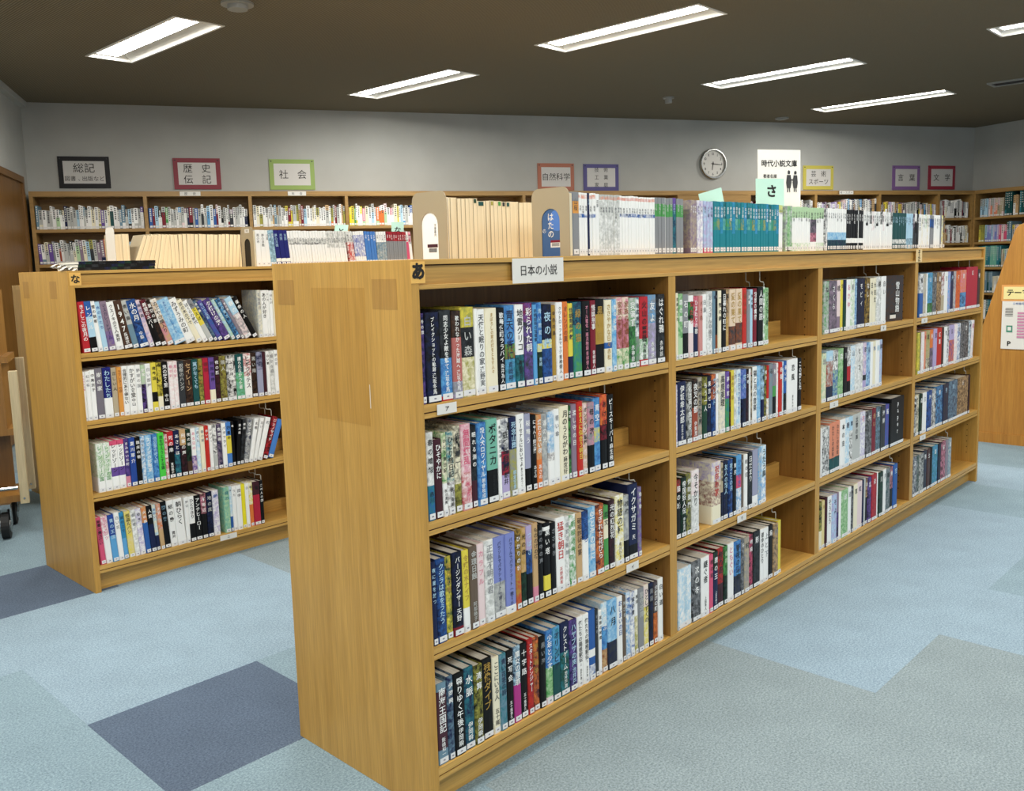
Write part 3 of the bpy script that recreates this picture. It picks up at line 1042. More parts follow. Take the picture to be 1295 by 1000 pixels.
341|w|g|白い部屋|.188
362|y*6/k*2/y*2|k|境界線|.19
383|k~y*7/c*3|y|能面検事|.188
409|k|w|鬼の哭く里 中山|.188
428|lp~w|p|春の城|.188
448|lp~w|p|夏の城|.188
474|dg|lg|祝祭のハング|.186
507|br2~k|tn|セイレーン|.186
533|dt|lb|翼がなくても|.186
554|ol~k|gd|連続殺人鬼|.186
579|cr|dr|贖罪|.186
603|pu*7/c*3|n|特殊清掃|.187
626|mr~k|w|夜の顔|.188
654|br2~ol|lg|隣人|.188
695|k~w|w|武闘刑事 中山七里|.189
733|dt*4/tl~gr*6|w|護られなかった者|.189
767|w~r*5/w*5|k|ヒポクラテス|.189
794|k~br2|lg|黒い雨|.189
822|lv~n*4/lv*6|n|翔ぶ|.19
838|mr|w||.188
855|w|k|白い夏|.189
878|lg~w|g|静かな庭|.189
898|w|g|野の花|.19
922|c|g|丘|.19

l3
112
138|w~lgr*7/w*3|gr|レインツリーの国|.185
163|w~lgr*7/w*3|gr|レインツリーの国|.185
190|pk*1/w*5/pu*2/w*3|k|レッドゾーン|.187
216|pk*1/w*5/pu*2/w*3|k|レッドゾーン|.187
234|np~pu*7/p*2|w|きみのいた町|.187
258|nb|w|夏川草介|.188
278|k|w|臨床の砦|.187
295|w~sb|g|始まりの木|.187
323|sb~lb|w|スピノザの診察室|.188
345|b~sb|lb|勿忘草の咲く町|.188
371|gr2|dgr|君を守ろうとする猫|.189
385|w~r|r|新章|.178
411|r*3/k*7|w|死の扉 夏樹静子|.187
435|n*5/t~n*5|w|あさとほ|.188
460|tn*3/k~mr*6|w|刑事の声|.188
481|k~dgr*7/br2*3|w|夜の谷|.186
502|w*6/pu~lp*4|p|ある日の|.186
520|lb~w|n|ぼくと|.186
539|c|g|春の星|.187
557|rd|w|赤い本|.187
574|w|dg|ジグソー|.187
592|w~k*6/lg*3|w|黒塗り|.187
614|n~mv|w|夜想曲|.187
634|w|k|バタフライ|.187
657|bb*3/y*4/bb*3|k|四畳半|.188
672|k|w|毒|.187
689|k|w|夜の底|.187
706|k~dg|w|葬列|.187
729|lg~n|w|ひとり|.187
749|w|k|水瓶|.186
768|w|g|白い|.186
792|w|g|町|.186
817|k~r|w|ジェノサイド|.186
846|bb|n||.17

l4
97
117|pk|k|悪魔の魔法使い|.183
141|w~p*4/w*6|p|サンメンツ|.183
164|nb*4/sb*5|lb|青の王国|.184
184|w|g|白い花
203|tb*5/sb*4|n|波の上で|.184
226|c2~y|k|怪盗ルパン|.184
246|w~lg|g|春の雪|.184
269|w~la|n|ゆき|.184
289|tn~o*3/b*6|w|火の鳥|.186
311|k*4/n*6|w|人質|.187
327|c~lb*6/n*3|b|あおい|.185
345|o~lg*5/tn*4|w|夕日|.186
370|k|gb|闇の奥|.19
398|w|k|紙の梟 貫井|.189
434|w|k|朝ひらく|.189
451|w|g|野辺|.188
475|w*6/k*4|k|ひとりきり|.188
503|k|w|アンチヒーロー|.186
527|br2~p*4/k*5|w|不等辺|.187
553|n~k|lg|地の底|.189
582|w~la|b|壁|.19
604|_
629|tl~lgr|t|緑の|.193
642|lb~w*6/b*3|k|海|.192
661|w|g|うた|.191
684|w|k|田中|.191
702|ye|y||.191
720|w|g|白|.191
738|y~w*5/o*5|k|秋|.191
769|mr*3/cr*7|k|鬼|.19
787|k|w|この人の闇|.189"""
BAYN = {'1': 'first bay', '2': 'second bay', '3': 'third bay', '4': 'last bay'}
SHN = {'1': 'top shelf', '2': 'second shelf', '3': 'third shelf', '4': 'bottom shelf'}
LEAN = {}
def lean_for(row, i, x):
    if row == 'l1':
        return math.radians(-3 - 24 * min(1, max(0, (x - .10) / .50))) if i <= 26 else 0.
    if row == 'l3' and x > .66: return math.radians(min(20, 4 + (x - .66) * 120))
    if row == 'l4' and x < .40: return math.radians(-3)
    if row == 'm4.2' and x > 3.55: return math.radians(5)
    return 0.
specs = []
for blk in ROWS.strip().split('\n\n'):
    L = blk.split('\n'); row = L[0]; px_ = int(L[1]) / 1000; i = 0
    if row[0] == 'm': y = .007; z = LEV[row[3]]; z += .0003
    else: y = LY + .007; z = LEV[row[1]] + .0003
    for q in L[2:]:
        p = q.split('|'); x = int(p[0]) / 1000; w = x - px_
        if p[1] != '_' and w > .004:
            i += 1
            ht = float(p[4]) if len(p) > 4 and p[4] else random.uniform(.183, .190)
            th = lean_for(row, i, px_)
            specs.append(dict(row=row, i=i, x=px_, y=y + random.uniform(-.0015, .0025), z=z, w=(w - .0004) * math.cos(th), h=ht, d=random.uniform(.122, .129),
                              design=p[1], tc=p[2], title=p[3], lean=th))
        px_ = x
for s in specs:
    dist = (Vector((s['x'], s['y'], s['z'] + .1)) - CAM)
    s['area'] = s['w'] * s['h'] / dist.length_squared * abs(dist.normalized().y)
specs.sort(key=lambda s: -s['area'])
INDIV = 300
TXN = lambda c: CN[c].replace('dark-', '').replace('pale-', '')
def describe(s):
    sg = parse(s['design']); big = sorted(sg, key=lambda a: a[0] - a[1])
    col = CN[big[0][2]] if big[0][2] == big[0][3] or len(big) > 1 else CN[big[0][2]]
    if len(big) > 1 and CN[big[1][2]] != CN[big[0][2]]:
        a, b = sorted(big[:2], key=lambda q: -q[1]); col = CN[a[2]] + '-over-' + CN[b[2]]
    elif big[0][2] != big[0][3]: col = CN[big[0][2]] + '-and-' + CN[big[0][3]] + ' mottled'
    t = (' with ' + TXN(s['tc']) + ' title') if s['title'] else ''
    thick = 'thick ' if s['w'] > .034 else ('thin ' if s['w'] < .018 else '')
    if s['row'][0] == 'm': pl = f"{ordn(s['i'])} on {SHN[s['row'][3]]}, {BAYN[s['row'][1]]}, front bookcase"
    else: pl = f"{ordn(s['i'])} from left on {SHN[s['row'][1]]}, rear bookcase"
    return f"{thick}{col} hardcover{t}, {pl}"
stuff = MB()
for n_, s in enumerate(specs):
    w, h, d, th = s['w'], s['h'], s['d'], s['lean']
    x, z = s['x'], s['z']
    if th > 0:                                  # leaning to the right: stands on its right corner
        x = x + w / math.cos(th) - w * math.cos(th); z = z + w * math.sin(th)
    R = Matrix.Translation((x, s['y'], z)) @ Matrix.Rotation(th, 4, 'Y')
    if n_ < INDIV:
        mb = MB(); cover_mesh(mb, w, h, d, s['design'])
        o = mb.build('hardcover_book', loc=(x, s['y'], z), rot=(0, th, 0), fix=False)
        tag(o, describe(s), 'book', 'hardcovers on the bookcase shelves')
        mb = MB(); pages_mesh(mb, w, h, d); mb.build('page_block', o, fix=False)
        if s['title']:
            mb = MB(); title_mesh(mb, w, h, s['tc'], s['title']); mb.build('title_lettering', o, fix=False)
        mb = MB(); label_mesh(mb, w, h); mb.build('spine_label', o, fix=False)
    else:
        f = lambda p: tuple(R @ Vector(p))
        cover_mesh(stuff, w, h, d, s['design'], f); pages_mesh(stuff, w, h, d, f); title_mesh(stuff, w, h, s['tc'], s['title'], f); label_mesh(stuff, w, h, f)
tag(stuff.build('farther_hardcovers', fix=False), 'many more hardcover books filling the farther shelves of the front and rear bookcases', 'books', kind='stuff')

# a dark novel turned so its cover faces out, at the end of the third bay's top shelf
r = empty('hardcover_book', (2.565, .040, H1 + .0003), math.radians(-9)); tag(r, 'dark grey hardcover turned cover-out with white title, third bay, front bookcase', 'book')
m = MB(); cover_mesh(m, .03, .19, .13, 'br2~dg', lambda p: (p[1], p[0] * 1, p[2])); m.build('cover', r, fix=False)
m = MB(); pages_mesh(m, .03, .19, .13, lambda p: (p[1], p[0], p[2])); m.build('page_block', r, fix=False)
m = MB(); put_text(m, '雪山物語', (.085, -.0008, .165), UX, UZ, .032, INK, C['w'], .01, True); m.build('title_lettering', r, fix=False)
m = MB(); m.box((.03, -.0008, .012), (.075, -.0002, .035), WHITE); m.box((.03, -.001, .027), (.075, -.0003, .035), BLACK); m.build('barcode_sticker', r)

# wire supports hanging under the shelf above, against the last book of a row
def wire_support(x, zt, y, label, drop=.085):
    m = MB()
    ya, yb = y + .035, y + .085
    m.tube([(x, ya, zt), (x, ya, zt - .030), (x + .004, ya - .001, zt - .034), (x + .020, ya - .002, zt - .036), (x + .024, ya - .002, zt - .042), (x + .024, ya - .002, zt - drop), (x + .024, yb, zt - drop),
            (x + .024, yb, zt - .042), (x + .020, yb, zt - .036), (x + .004, yb, zt - .034), (x, yb, zt - .030), (x, yb, zt)], .0016, WIRE, 6)
    o = m.build('wire_book_support'); tag(o, label, 'book support', 'white wire book supports')
wire_support(1.49, HF, 0, 'white wire book support hanging above the second bay top shelf')
wire_support(1.725, H1 - ST, 0, 'white wire book support above the second shelf in the second bay', .05)
wire_support(1.478, H2 - ST, 0, 'white wire book support above the third shelf in the second bay')
wire_support(1.585, H3 - ST, 0, 'white wire book support above the bottom shelf in the second bay')
wire_support(2.44, HF, 0, 'white wire book support hanging above the third bay top shelf')
wire_support(2.63, H3 - ST, 0, 'white wire book support above the bottom shelf in the third bay')
wire_support(3.575, H2 - ST, 0, 'white wire book support above the third shelf in the last bay')
wire_support(3.33, H3 - ST, 0, 'white wire book support above the bottom shelf in the last bay')
wire_support(3.60, HF, 0, 'white wire book support hanging above the last bay top shelf', .04)
wire_support(.668, H1 - ST, 0, 'white wire book support above the second shelf in the first bay', .04)
wire_support(.770, H2 - ST, 0, 'white wire book support above the third shelf in the first bay', .04)
wire_support(LX + .775, H2 - ST, LY, 'white wire book support above the third shelf of the rear bookcase')
wire_support(LX + .705, H3 - ST, LY, 'white wire book support above the bottom shelf of the rear bookcase')

# ------------------------------------------------------------------ pocket paperbacks on the tops
def paperback(x, y, z, w, h, d, design, tc, title, lean, label, group, red=False):
    mb = MB()
    cov = parse(design)
    for z0, z1, a, b in cov:
        P = lambda zz: [(0, d, zz), (0, .0012, zz), (.0012, 0, zz), (w - .0012, 0, zz), (w, .0012, zz), (w, d, zz)]
        vs = P(z0 * h) + P(z1 * h)
        mb.grid(vs, [(i + 1, i, 6 + i, 7 + i) for i in range(5)], COVER, C[a], C[b])
    mb.face([(0, 0, h - .0006), (w, 0, h - .0006), (w, d, h - .0006), (0, d, h - .0006)], PAGES)
    mb.face([(w, d, 0), (0, d, 0), (0, d, h), (w, d, h)], PAGES)
    mb.face([(0, d, 0), (w, d, 0), (w, 0, 0), (0, 0, 0)], PAGES)
    if title:
        nn = len(title); s = min(w * .62, h * .62 / nn)
        put_text(mb, title, (w / 2, -.0004, h * (.80 if red else .90)), UX, UZ, s, INK, C[tc], .0, True)
    a = w * .12
    mb.face([(a, -.0004, .004), (w - a, -.0004, .004), (w - a, -.0004, .016), (a, -.0004, .016)], INK, (.8, .8, .8))
    mb.face([(w * .38, -.0006, .008), (w * .62, -.0006, .008), (w * .62, -.0006, .0115), (w * .38, -.0006, .0115)], INK, (.3, .3, .3))
    if lean > 0: x = x + w / math.cos(lean) - w * math.cos(lean); z = z + w * math.sin(lean)
    o = mb.build('pocket_paperback', loc=(x, y, z), rot=(0, lean, 0), fix=False)
    return tag(o, label, 'paperback', group)
TT = '花影 風の市 剣客 夢の浮橋 月夜 隠密 春雷 秋の蝉 江戸暦 雪の坂 浮世 刃の下 辻風 夕凪 八丁堀 山桜 海鳴り 蛍火 冬の標 雁の橋'.split()
def run_of(px, desc, tc, n, xa, xb, y, z, h, design, group, place, cnt, red=False, lean=0.):
    for k in range(n):
        w = (xb - xa) / n; cnt[0] += 1
        dz = design[k % len(design)] if isinstance(design, list) else design
        paperback(xa + w * k + .0002, y + random.uniform(-.001, .002), z, (w - .0005) * math.cos(lean), h + random.uniform(-.001, .0015), .105, dz, tc, random.choice(TT), lean,
                  f"{desc} pocket paperback, {ordn(cnt[0]) if cnt[0] <= 59 else place2(cnt[0])} {place}", group, red)
def place2(n):
    if n < 100: return {6: 'sixty', 7: 'seventy', 8: 'eighty', 9: 'ninety'}[n // 10] + ('-' + ORD[n % 10 - 1] if n % 10 else '')
    return 'hundred-and-' + ordn(n - 100) if n > 100 else 'hundredth'
TOPM = [  # x0 x1 n description design text height
(541, 566, 1, 'grey', 'g*1.5/og*2/g*7', 'dg', 0.154, False),
(566, 599, 3, 'white red-topped', 'w*.3/sa~w*.6/w*2.4/b~w*.6/w*6', 'k', 0.154, True),
(599, 607, 1, 'navy', 'n', 'lb', 0.154, False),
(607, 631, 2, 'white red-topped', 'w*.3/sa~w*.6/w*2.4/b~w*.6/w*6', 'k', 0.154, True),
(631, 646, 1, 'white', 'w', 'k', 0.154, False),
(646, 731, 7, 'pale grey', 'lg*.3/sa~lg*.5/lg~w*9', 'dg', 0.152, True),
(731, 888, 13, 'white blue-banded', 'w*.3/lp~sa*.5/w*2.2/b~w*.6/w*6.4', 'dg', 0.152, True),
(888, 939, 3, 'grey green-topped', 'g*1/gr*2/g*6', 'lg', 0.152, False),
(939, 943, 1, 'thin white', 'w', 'k', 0.152, False),
(943, 977, 2, 'grey green-topped', 'g*1/gr*2/g*6', 'lg', 0.152, False),
(977, 994, 1, 'blue', 'pu*2/t~n*7', 'lb', 0.154, False),
(994, 1030, 2, 'grey green-topped', 'g*1/gr*2/g*6', 'lg', 0.152, False),
(1065, 1101, 3, 'grey-brown', 'mv~tn2*9/mv*1', 'w', 0.152, False),
(1104, 1133, 2, 'pale lilac', 'w~la', 'n', 0.151, False),
(1138, 1190, 3, 'lilac red-footed', 'la~lb*9/pk*1', 'n', 0.151, False),
(1192, 1602, 23, 'teal', ['te~t*3/te~gr*2/te*4', 'te*3/te~ol*2/te*4', 'tb~te*5/te*3', 'te~dt*3/tl~te*2/te*4'], 'w', 0.152, False),
(1602, 1628, 2, 'white lime-topped', 'y~lgr*1.5/w*8', 'k', 0.152, False),
(1644, 1694, 3, 'green-grey', ['g~lgr', 'gr~lgr*9/k*1', 'lg~gr'], 'w', 0.15, False),
(1696, 1829, 7, 'white green-topped', 'lgr*2.6/w*6/w~lgr*2', 'dg', 0.149, False),
(1829, 1877, 2, 'grey photo-covered', 'lgr*2.6/dg~mv*3/p~mr*2/w*2', 'dg', 0.149, False),
(1877, 1939, 3, 'white green-topped', 'lgr*2.6/w*6/w~lgr*2', 'dg', 0.149, False),
(1940, 1970, 2, 'black-and-white', ['k~w', 'w~g'], 'k', 0.15, False),
(1972, 2128, 9, 'white navy-footed', 'w*5/lb~sb*1.6/n~dt*2.2', 'dg', 0.15, False),
(2128, 2231, 5, 'black white-footed', 'k*6/w*1/k*1.5', 'w', 0.149, False),
(2231, 2241, 1, 'thin white', 'w', 'k', 0.149, False),
(2241, 2285, 2, 'black', 'k*6/w*1/k*1.5', 'w', 0.149, False),
(2285, 2574, 14, 'white', ['w', 'w~lg*3/k*.7/w*6', 'w*9', 'k~w*3/w*6', 'w~lp*5/w*5'], 'dg', 0.148, False),
(2574, 2725, 7, 'dark green', 'dt*6/w~dt*1/dt*1.2', 'lb', 0.147, False),
(2725, 2802, 4, 'pale-blue', 'lb*7/gb~lb*3', 'n', 0.147, False),
(2806, 2869, 3, 'dark grey', ['k~mv*4/dg*5', 'w*2/k*3/dg*4', 'dg~k'], 'w', 0.147, False),
(2869, 2901, 1, 'white', 'w', 'k', 0.147, False),
(2901, 3009, 5, 'cream-white', ['w~c', 'w', 'w~lgr*4/w*6'], 'dg', 0.146, False),
(3009, 3059, 2, 'grey blue-topped', 'g*1/b*2/g*5', 'k', 0.146, False),
(3059, 3136, 3, 'white', 'w', 'k', 0.147, False),
(3136, 3198, 3, 'yellow-edged', ['g', 'y~w', 'n~gd'], 'k', 0.147, False)
]
cnt = [0]; zt = H + .0003
for xa, xb, n, desc, design, tc, h, red in TOPM:
    run_of(None, desc, tc, n, xa / 1000, xb / 1000, .025, zt, h, design, 'pocket paperbacks along the top of the front bookcase', 'along front bookcase top', cnt, red)
TOPR = [
(851, 919, 3, 'white', 'w', 'k', 0.152, False, 0),
(919, 948, 2, 'pale-teal', 'gb~lb', 'w', 0.152, False, -4),
(948, 1018, 3, 'dark-navy', 'nv*7/w*.8/nv*1', 'lb', 0.152, False, -5),
(1018, 1218, 14, 'white grey-printed', 'w*2/lg~w*1/dg~w*.3/w*5', 'dg', 0.15, True, -6),
(1218, 1322, 8, 'pale grey', 'lg~w*4/w*4', 'dg', 0.15, True, -6),
(1333, 1368, 2, 'red-footed', 'w~lg*3/rd~w*6', 'k', 0.15, False, -8),
(1368, 1430, 5, 'white blue-banded', 'w*1/pw~w*6/w*2', 'b', 0.15, True, -6),
(1430, 1494, 4, 'bright blue', 'bb*8/sb*1', 'w', 0.15, False, -5),
(1494, 1553, 4, 'grey-blue white-topped', 'w*3/gb~lg*6', 'dg', 0.15, False, -3),
(1553, 1674, 9, 'grey red-topped', 'dr~r*2.6/g*6', 'w', 0.15, False, -2),
(1676, 1713, 2, 'white and pink', ['w*3/pk*6', 'pk~w*3/w*6'], 'k', 0.15, False, -5)
]
cnt = [0]
for xa, xb, n, desc, design, tc, h, red, ln in TOPR:
    run_of(None, desc, tc, n, xa / 1000, xb / 1000, LY + .05, zt, h, design, 'pocket paperbacks along the top of the rear bookcase', 'along rear bookcase top', cnt, red, math.radians(ln))

# paperbacks standing fore-edge outward
def fore_book(x, y, z, w, h, lean, label, group, tip=None):
    mb = MB(); d = .105
    mb.box((.0006, 0, .0006), (w - .0006, d - .001, h - .0006), FORE)
    for xx in (0, w - .0006):
        mb.box((xx, -.0004, 0), (xx + .0006, d, h), COVER, C['tn2'], C['tn2'])
    mb.box((0, d - .001, 0), (w, d, h), COVER, C['w'], C['w'])
    if tip: mb.box((w * .2, -.0008, h - .012), (w * .75, -.0001, h - .002), COVER, C[tip], C[tip])
    if lean > 0: x = x + w / math.cos(lean) - w * math.cos(lean); z = z + w * math.sin(lean)
    if lean > 0: pass
    return tag(mb.build('pocket_paperback', loc=(x, y, z), rot=(0, lean, 0), fix=False), label, 'paperback', group)
xs_ = [347, 355, 376, 389, 403, 417, 432, 446, 478, 492, 505, 520, 536, 551, 567, 600, 617, 633, 655]
for k, (a, b) in enumerate(zip(xs_, xs_[1:])):
    tp = {6: 'dgr', 7: 'dt', 9: 'ol', 11: 'gr', 12: 'dg', 13: 'dt'}.get(k)
    fore_book(a / 1000, .262 + random.uniform(-.002, .002), zt, (b - a) / 1000 - .0005, .151 - (.0 if k < 7 else .004) + random.uniform(-.001, .001), 0,
              f'cream fore-edge of a paperback, {ordn(k + 1)} between the two beige bookends', 'paperbacks turned fore-edge outward on the front bookcase', tp)
FORER = [(402, 431, 0), (431, 460, 0), (465, 486, 22), (486, 507, 20), (507, 528, 18), (528, 550, 16), (550, 571, 14), (571, 592, 12), (592, 613, 10), (613, 634, 8), (637, 655, 0), (655, 672, 0), (672, 690, 1), (690, 708, 1), (708, 726, 2), (726, 743, 2), (743, 761, 2), (761, 779, 3), (779, 797, 3), (797, 814, 4), (814, 832, 4), (832, 850, 4), (850, 868, 5), (868, 885, 5), (885, 903, 5), (903, 921, 6), (921, 939, 6), (939, 956, 7), (956, 974, 7)]
for k, (a, b, ln) in enumerate(FORER):
    th = math.radians(ln)
    fore_book(a / 1000, LY + .385 + random.uniform(-.002, .002), zt, ((b - a) / 1000 - .0006) * math.cos(th), .148 + random.uniform(-.002, .001), th,
              f'cream fore-edge of a {"leaning " if ln > 2 else ""}paperback, {ordn(k + 1)} on top of the rear bookcase', 'paperbacks turned fore-edge outward on the rear bookcase')

# bookends
def bookend(x, y0, w, h, label, mat=BEIGE, arch=True):
    """upright plate facing -x, arch cut-out, foot tucked under the books toward +x"""
    r = empty('bookend', (x, y0, zt)); tag(r, label, 'bookend')
    P = []; rc = .022
    if arch:
        a0, a1, ah = w * .26, w * .74, h * .70
        P += [(0, 0)]; P += [(a0, 0), (a0, ah - (a1 - a0) / 2)]
        P += [((a0 + a1) / 2 - math.cos(t) * (a1 - a0) / 2, ah - (a1 - a0) / 2 + math.sin(t) * (a1 - a0) / 2) for t in [math.pi * k / 10 for k in range(1, 10)]]
        P += [(a1, ah - (a1 - a0) / 2), (a1, 0), (w, 0)]
    else: P += [(0, 0), (w, 0)]
    P += [(w - rc + rc * math.cos(t), h - rc + rc * math.sin(t)) for t in [math.pi / 2 * k / 6 for k in range(7)]]
    P += [(rc + rc * math.cos(t), h - rc + rc * math.sin(t)) for t in [math.pi / 2 + math.pi / 2 * k / 6 for k in range(7)]]
    m = MB(); m.prism(P, lambda p, t: (t, p[0], p[1]), -.0012, 0, mat); m.build('plate', r)
    if arch:
        m = MB(); m.box((0, w * .27, 0), (.10, w * .73, .0002), mat); m.build('foot', r)
    return r
BE1X, BE2X = 0.3169, 0.5260
bookend(BE1X, .235, .128, .166, 'beige steel bookend with arched opening showing a white cover')
bookend(BE2X, .022, .124, .168, 'beige steel bookend with arched opening showing a blue cover')
# cover faces seen through the arches: the end books
def end_book(x, y, w, h, col, label):
    r = empty('pocket_paperback', (x, y, zt)); tag(r, label, 'paperback')
    m = MB(); m.box((0, 0, 0), (.0006, .105, h), COVER, C[col], C[col]); m.box((w - .0006, 0, 0), (w, .105, h), COVER, C[col], C[col]); m.box((.0006, .104, 0), (w - .0006, .105, h), COVER, C[col], C[col]); m.build('cover', r)
    m = MB(); m.box((.0006, .0005, .0005), (w - .0006, .104, h - .0006), FORE); m.build('page_block', r)
    return r
e = end_book(BE1X + .0006, .245, .012, .150, 'w', 'white paperback whose cover shows through the arch of one bookend')
m = MB(); m.box((-.0006, .028, .030), (-.0001, .066, .038), COVER, C['mr'], C['mr']); 
for k in range(12): m.box((-.0006, .032 + k * .0025, .018), (-.0001, .0332 + k * .0025, .028), BLACK)
m.build('barcode_sticker', e)
m = MB(); put_text(m, '文庫案内', (-.0004, .035, .088), (0, -1, 0), UZ, .008, BLACK, vertical=True); m.build('lettering', e, fix=False)
e = end_book(BE2X + .0006, .024, .012, .152, 'sl', 'blue paperback lettered はたの whose cover shows through a bookend arch')
m = MB(); m.box((-.0006, .030, .022), (-.0001, .062, .034), WHITE); m.box((-.0007, .030, .034), (-.0001, .062, .040), COVER, C['dr'], C['dr'])
for k in range(9): m.box((-.0008, .034 + k * .0028, .025), (-.0001, .0354 + k * .0028, .033), BLACK)
m.build('barcode_sticker', e)
m = MB(); m.disc((-.0003, .040, .088), .026, (0, -1, 0), UZ, .0002, plain('blue_disc', '4c78c0', .5)); put_text(m, 'はたの', (-.0009, .060, .108), (0, -1, 0), UZ, .021, WHITE, bold=.01, vertical=True); put_text(m, 'の', (-.0009, .082, .070), (0, -1, 0), UZ, .013, WHITE, vertical=True); m.build('lettering', e, fix=False)
# rear top: white plate bookend, beige bookend, magazines lying flat
bookend(0.3907, LY + .36, .085, .175, 'plain white bookend card beside cream paperbacks on the rear bookcase', WHITE, False)
r = bookend(0.8421, LY + .052, .10, .168, 'grey-beige bookend with a dark oval opening on top of the rear bookcase')
card('book_sticker', 'small white sticker on the grey-beige bookend of the rear bookcase', 'sticker', (0.8421 - .0016, LY + .10, zt + .150), (0, -1, 0), UZ, .036, .016, .0006, WHITE, [('文庫', 0, .009)], 0)
e = end_book(0.8421 + .0006, LY + .055, .010, .148, 'k', 'dark paperback seen through the oval of the grey-beige bookend')
for k in range(3):
    r = empty('magazine', (LX + .045 + .004 * k, LY + .02 + .004 * k, zt + .0112 * k)); tag(r, ['dark magazine lying flat, lowest of three on the rear bookcase', 'dark magazine lying flat, middle of three on the rear bookcase', 'dark magazine lying flat, topmost of three on the rear bookcase'][k], 'magazine', 'magazines lying on the rear bookcase')
    m = MB(); cs = ['k~lg', 'k~dgr', 'dg~n']
    n_ = 12
    for q in range(n_):
        m.box((.285 * q / n_, 0, 0), (.285 * (q + 1) / n_, .002, .0108), COVER, C[['k', 'dgr', 'n', 'k', 'k', 'dg'][(q * 5 + k) % 6]], C['k'])
    m.box((0, .002, .0102), (.285, .20, .0108), COVER, C['dg'], C['k']); m.box((0, .002, 0), (.285, .20, .0006), COVER, C['dg'], C['k']); m.build('cover', r)
    m = MB(); m.box((.001, .002, .0006), (.284, .198, .0102), PAGES); m.build('page_block', r)
m = MB()
for k in range(5):
    yy = LY + .03 + .03 * k; prev = None
    pts = [(LX - .005 + .01 * q, yy, zt + .004 + .004 * k + .006 * math.sin(q * 1.3 + k)) for q in range(6)]
    for a, b in zip(pts, pts[1:]):
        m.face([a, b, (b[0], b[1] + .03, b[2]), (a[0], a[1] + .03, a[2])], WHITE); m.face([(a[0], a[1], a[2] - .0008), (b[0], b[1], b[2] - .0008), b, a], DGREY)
tag(m.build('paper_bundle'), 'curled loose white pages beside the magazines on the rear bookcase', 'papers')
# index cards standing among the paperbacks
card('index_card', 'tall white placard reading 時代小説文庫 standing behind the paperbacks', 'placard', (1.9375, 0.2000, 1.4660), (.874, -.486, 0), (-.02, .0, 1), .182, .215, .001, WHITE, [('時代小説文庫', .058, .0255)], 0, bold=.02)
m = MB(); pc = Vector((1.9375, 0.2000, 1.4660)); pu_ = Vector((.874, -.486, 0)).normalized(); pn = Vector((-.486, -.874, 0)).normalized()
put_text(m, '著者名順', pc + pu_ * -.04 + pn * .0012 + Vector((0, 0, .012)), pu_, UZ, .0145, BLACK, bold=.01)
def figure(cx, cz, s, flip):                    # two plain standing robed silhouettes
    for poly in ([(-.006, .060), (.006, .060), (.007, .072), (0, .078), (-.007, .072)], [(-.010, .056), (.010, .056), (.015, .022), (.010, -.004), (-.010, -.004), (-.014, .022)], [(-.007, -.004), (-.002, -.004), (-.003, -.022), (-.009, -.022)], [(.002, -.004), (.007, -.004), (.008, -.022), (.003, -.022)], [(.010, .030), (.030, .046), (.031, .044), (.011, .026)]):
        m.face([pc + pu_ * (cx + flip * a * s) + pn * .0012 + Vector((0, 0, cz + b * s)) for a, b in poly], DGREY)
figure(.040, -.028, .8, 1); figure(.068, -.028, .78, -1)
tag(m.build('placard_print', bpy.data.objects['index_card'], fix=False))
card('index_card', 'pale mint card lettered さ standing among teal paperbacks', 'placard', (1.7941, 0.1600, 1.3594), (.874, -.486, 0), (0, .02, 1), .115, .20, .001, MINT, [('さ', .056, .046)], 0, bold=.04, cx=.006)
card('index_card', 'plain pale mint card tilted behind teal paperbacks on the front bookcase', 'placard', (1.4052, 0.1500, 1.3238), (.85, -.30, .22), (-.22, .1, 1), .095, .16, .001, MINT, [], 0)
card('index_card', 'pale mint card lettered な standing among paperbacks on the rear bookcase', 'placard', (1.7081, 2.1470, 1.3446), (.874, -.486, 0), (.05, .02, 1), .062, .12, .001, MINT, [('な', .020, .036)], 0, bold=.02)
card('index_card', 'pale mint card lettered と leaning among white paperbacks on the rear bookcase', 'placard', (1.3595, 2.1470, 1.3285), (.874, -.486, 0), (.25, .02, 1), .062, .12, .001, MINT, [('と', .028, .036)], 0, bold=.02)

# ------------------------------------------------------------------ wall bookcases with reference books
WB_COLS = ['w'] * 9 + ['lg'] * 4 + ['c'] * 3 + ['lb', 'g', 'gb', 'n', 'dt', 'sb', 'lgr', 'y', 'lp', 'k', 'tn', 'mv', 'ol', 'dr', 'b', 'o', 'gr']
def wall_case(name, label, root, ang, divs, x0, x1, levels, depth=.28, top=1.857, blank=()):
    r = tag(empty(name, root, ang), label, 'bookcase')
    F = -depth
    m = MB(); m.box((x0, F, top - .042), (x1, -.002, top), WOOD_C); m.build('top_rail', r)
    m = MB(); m.box((x0, -.014, 0), (x1, -.003, top - .042), WOOD_C); m.build('back_panel', r)
    for s in divs:
        m = MB(); m.box((s - .014, F, 0), (s + .014, -.014, top - .042), WOOD_C); m.build('divider', r)
    for a, b in zip(divs, divs[1:]):
        for z in levels:
            m = MB(); m.box((a + .014, F + .003, z - .026), (b - .014, -.014, z), WOOD_C); m.build('shelf', r)
    for a, b in blank:
        m = MB(); m.box((a, F - .002, 1.60), (b, F + .01, top - .045), WOOD_C); m.build('blank_panel', r)
    return r
CASEW = 'built-in wooden bookcase along the whole back wall full of reference books'
D1 = [.064, .912, 1.752, 2.577, 3.41, 4.25, 5.08, 5.90, 6.72, 7.536, 8.366, 9.17, 9.66]
wall_case('reference_bookcase', CASEW, c0, WANG, D1, .05, 9.674, (1.553, 1.272, .99, .70, .40, .10), blank=((5.90, 6.72),))
D2 = [.25, 1.11, 1.95]
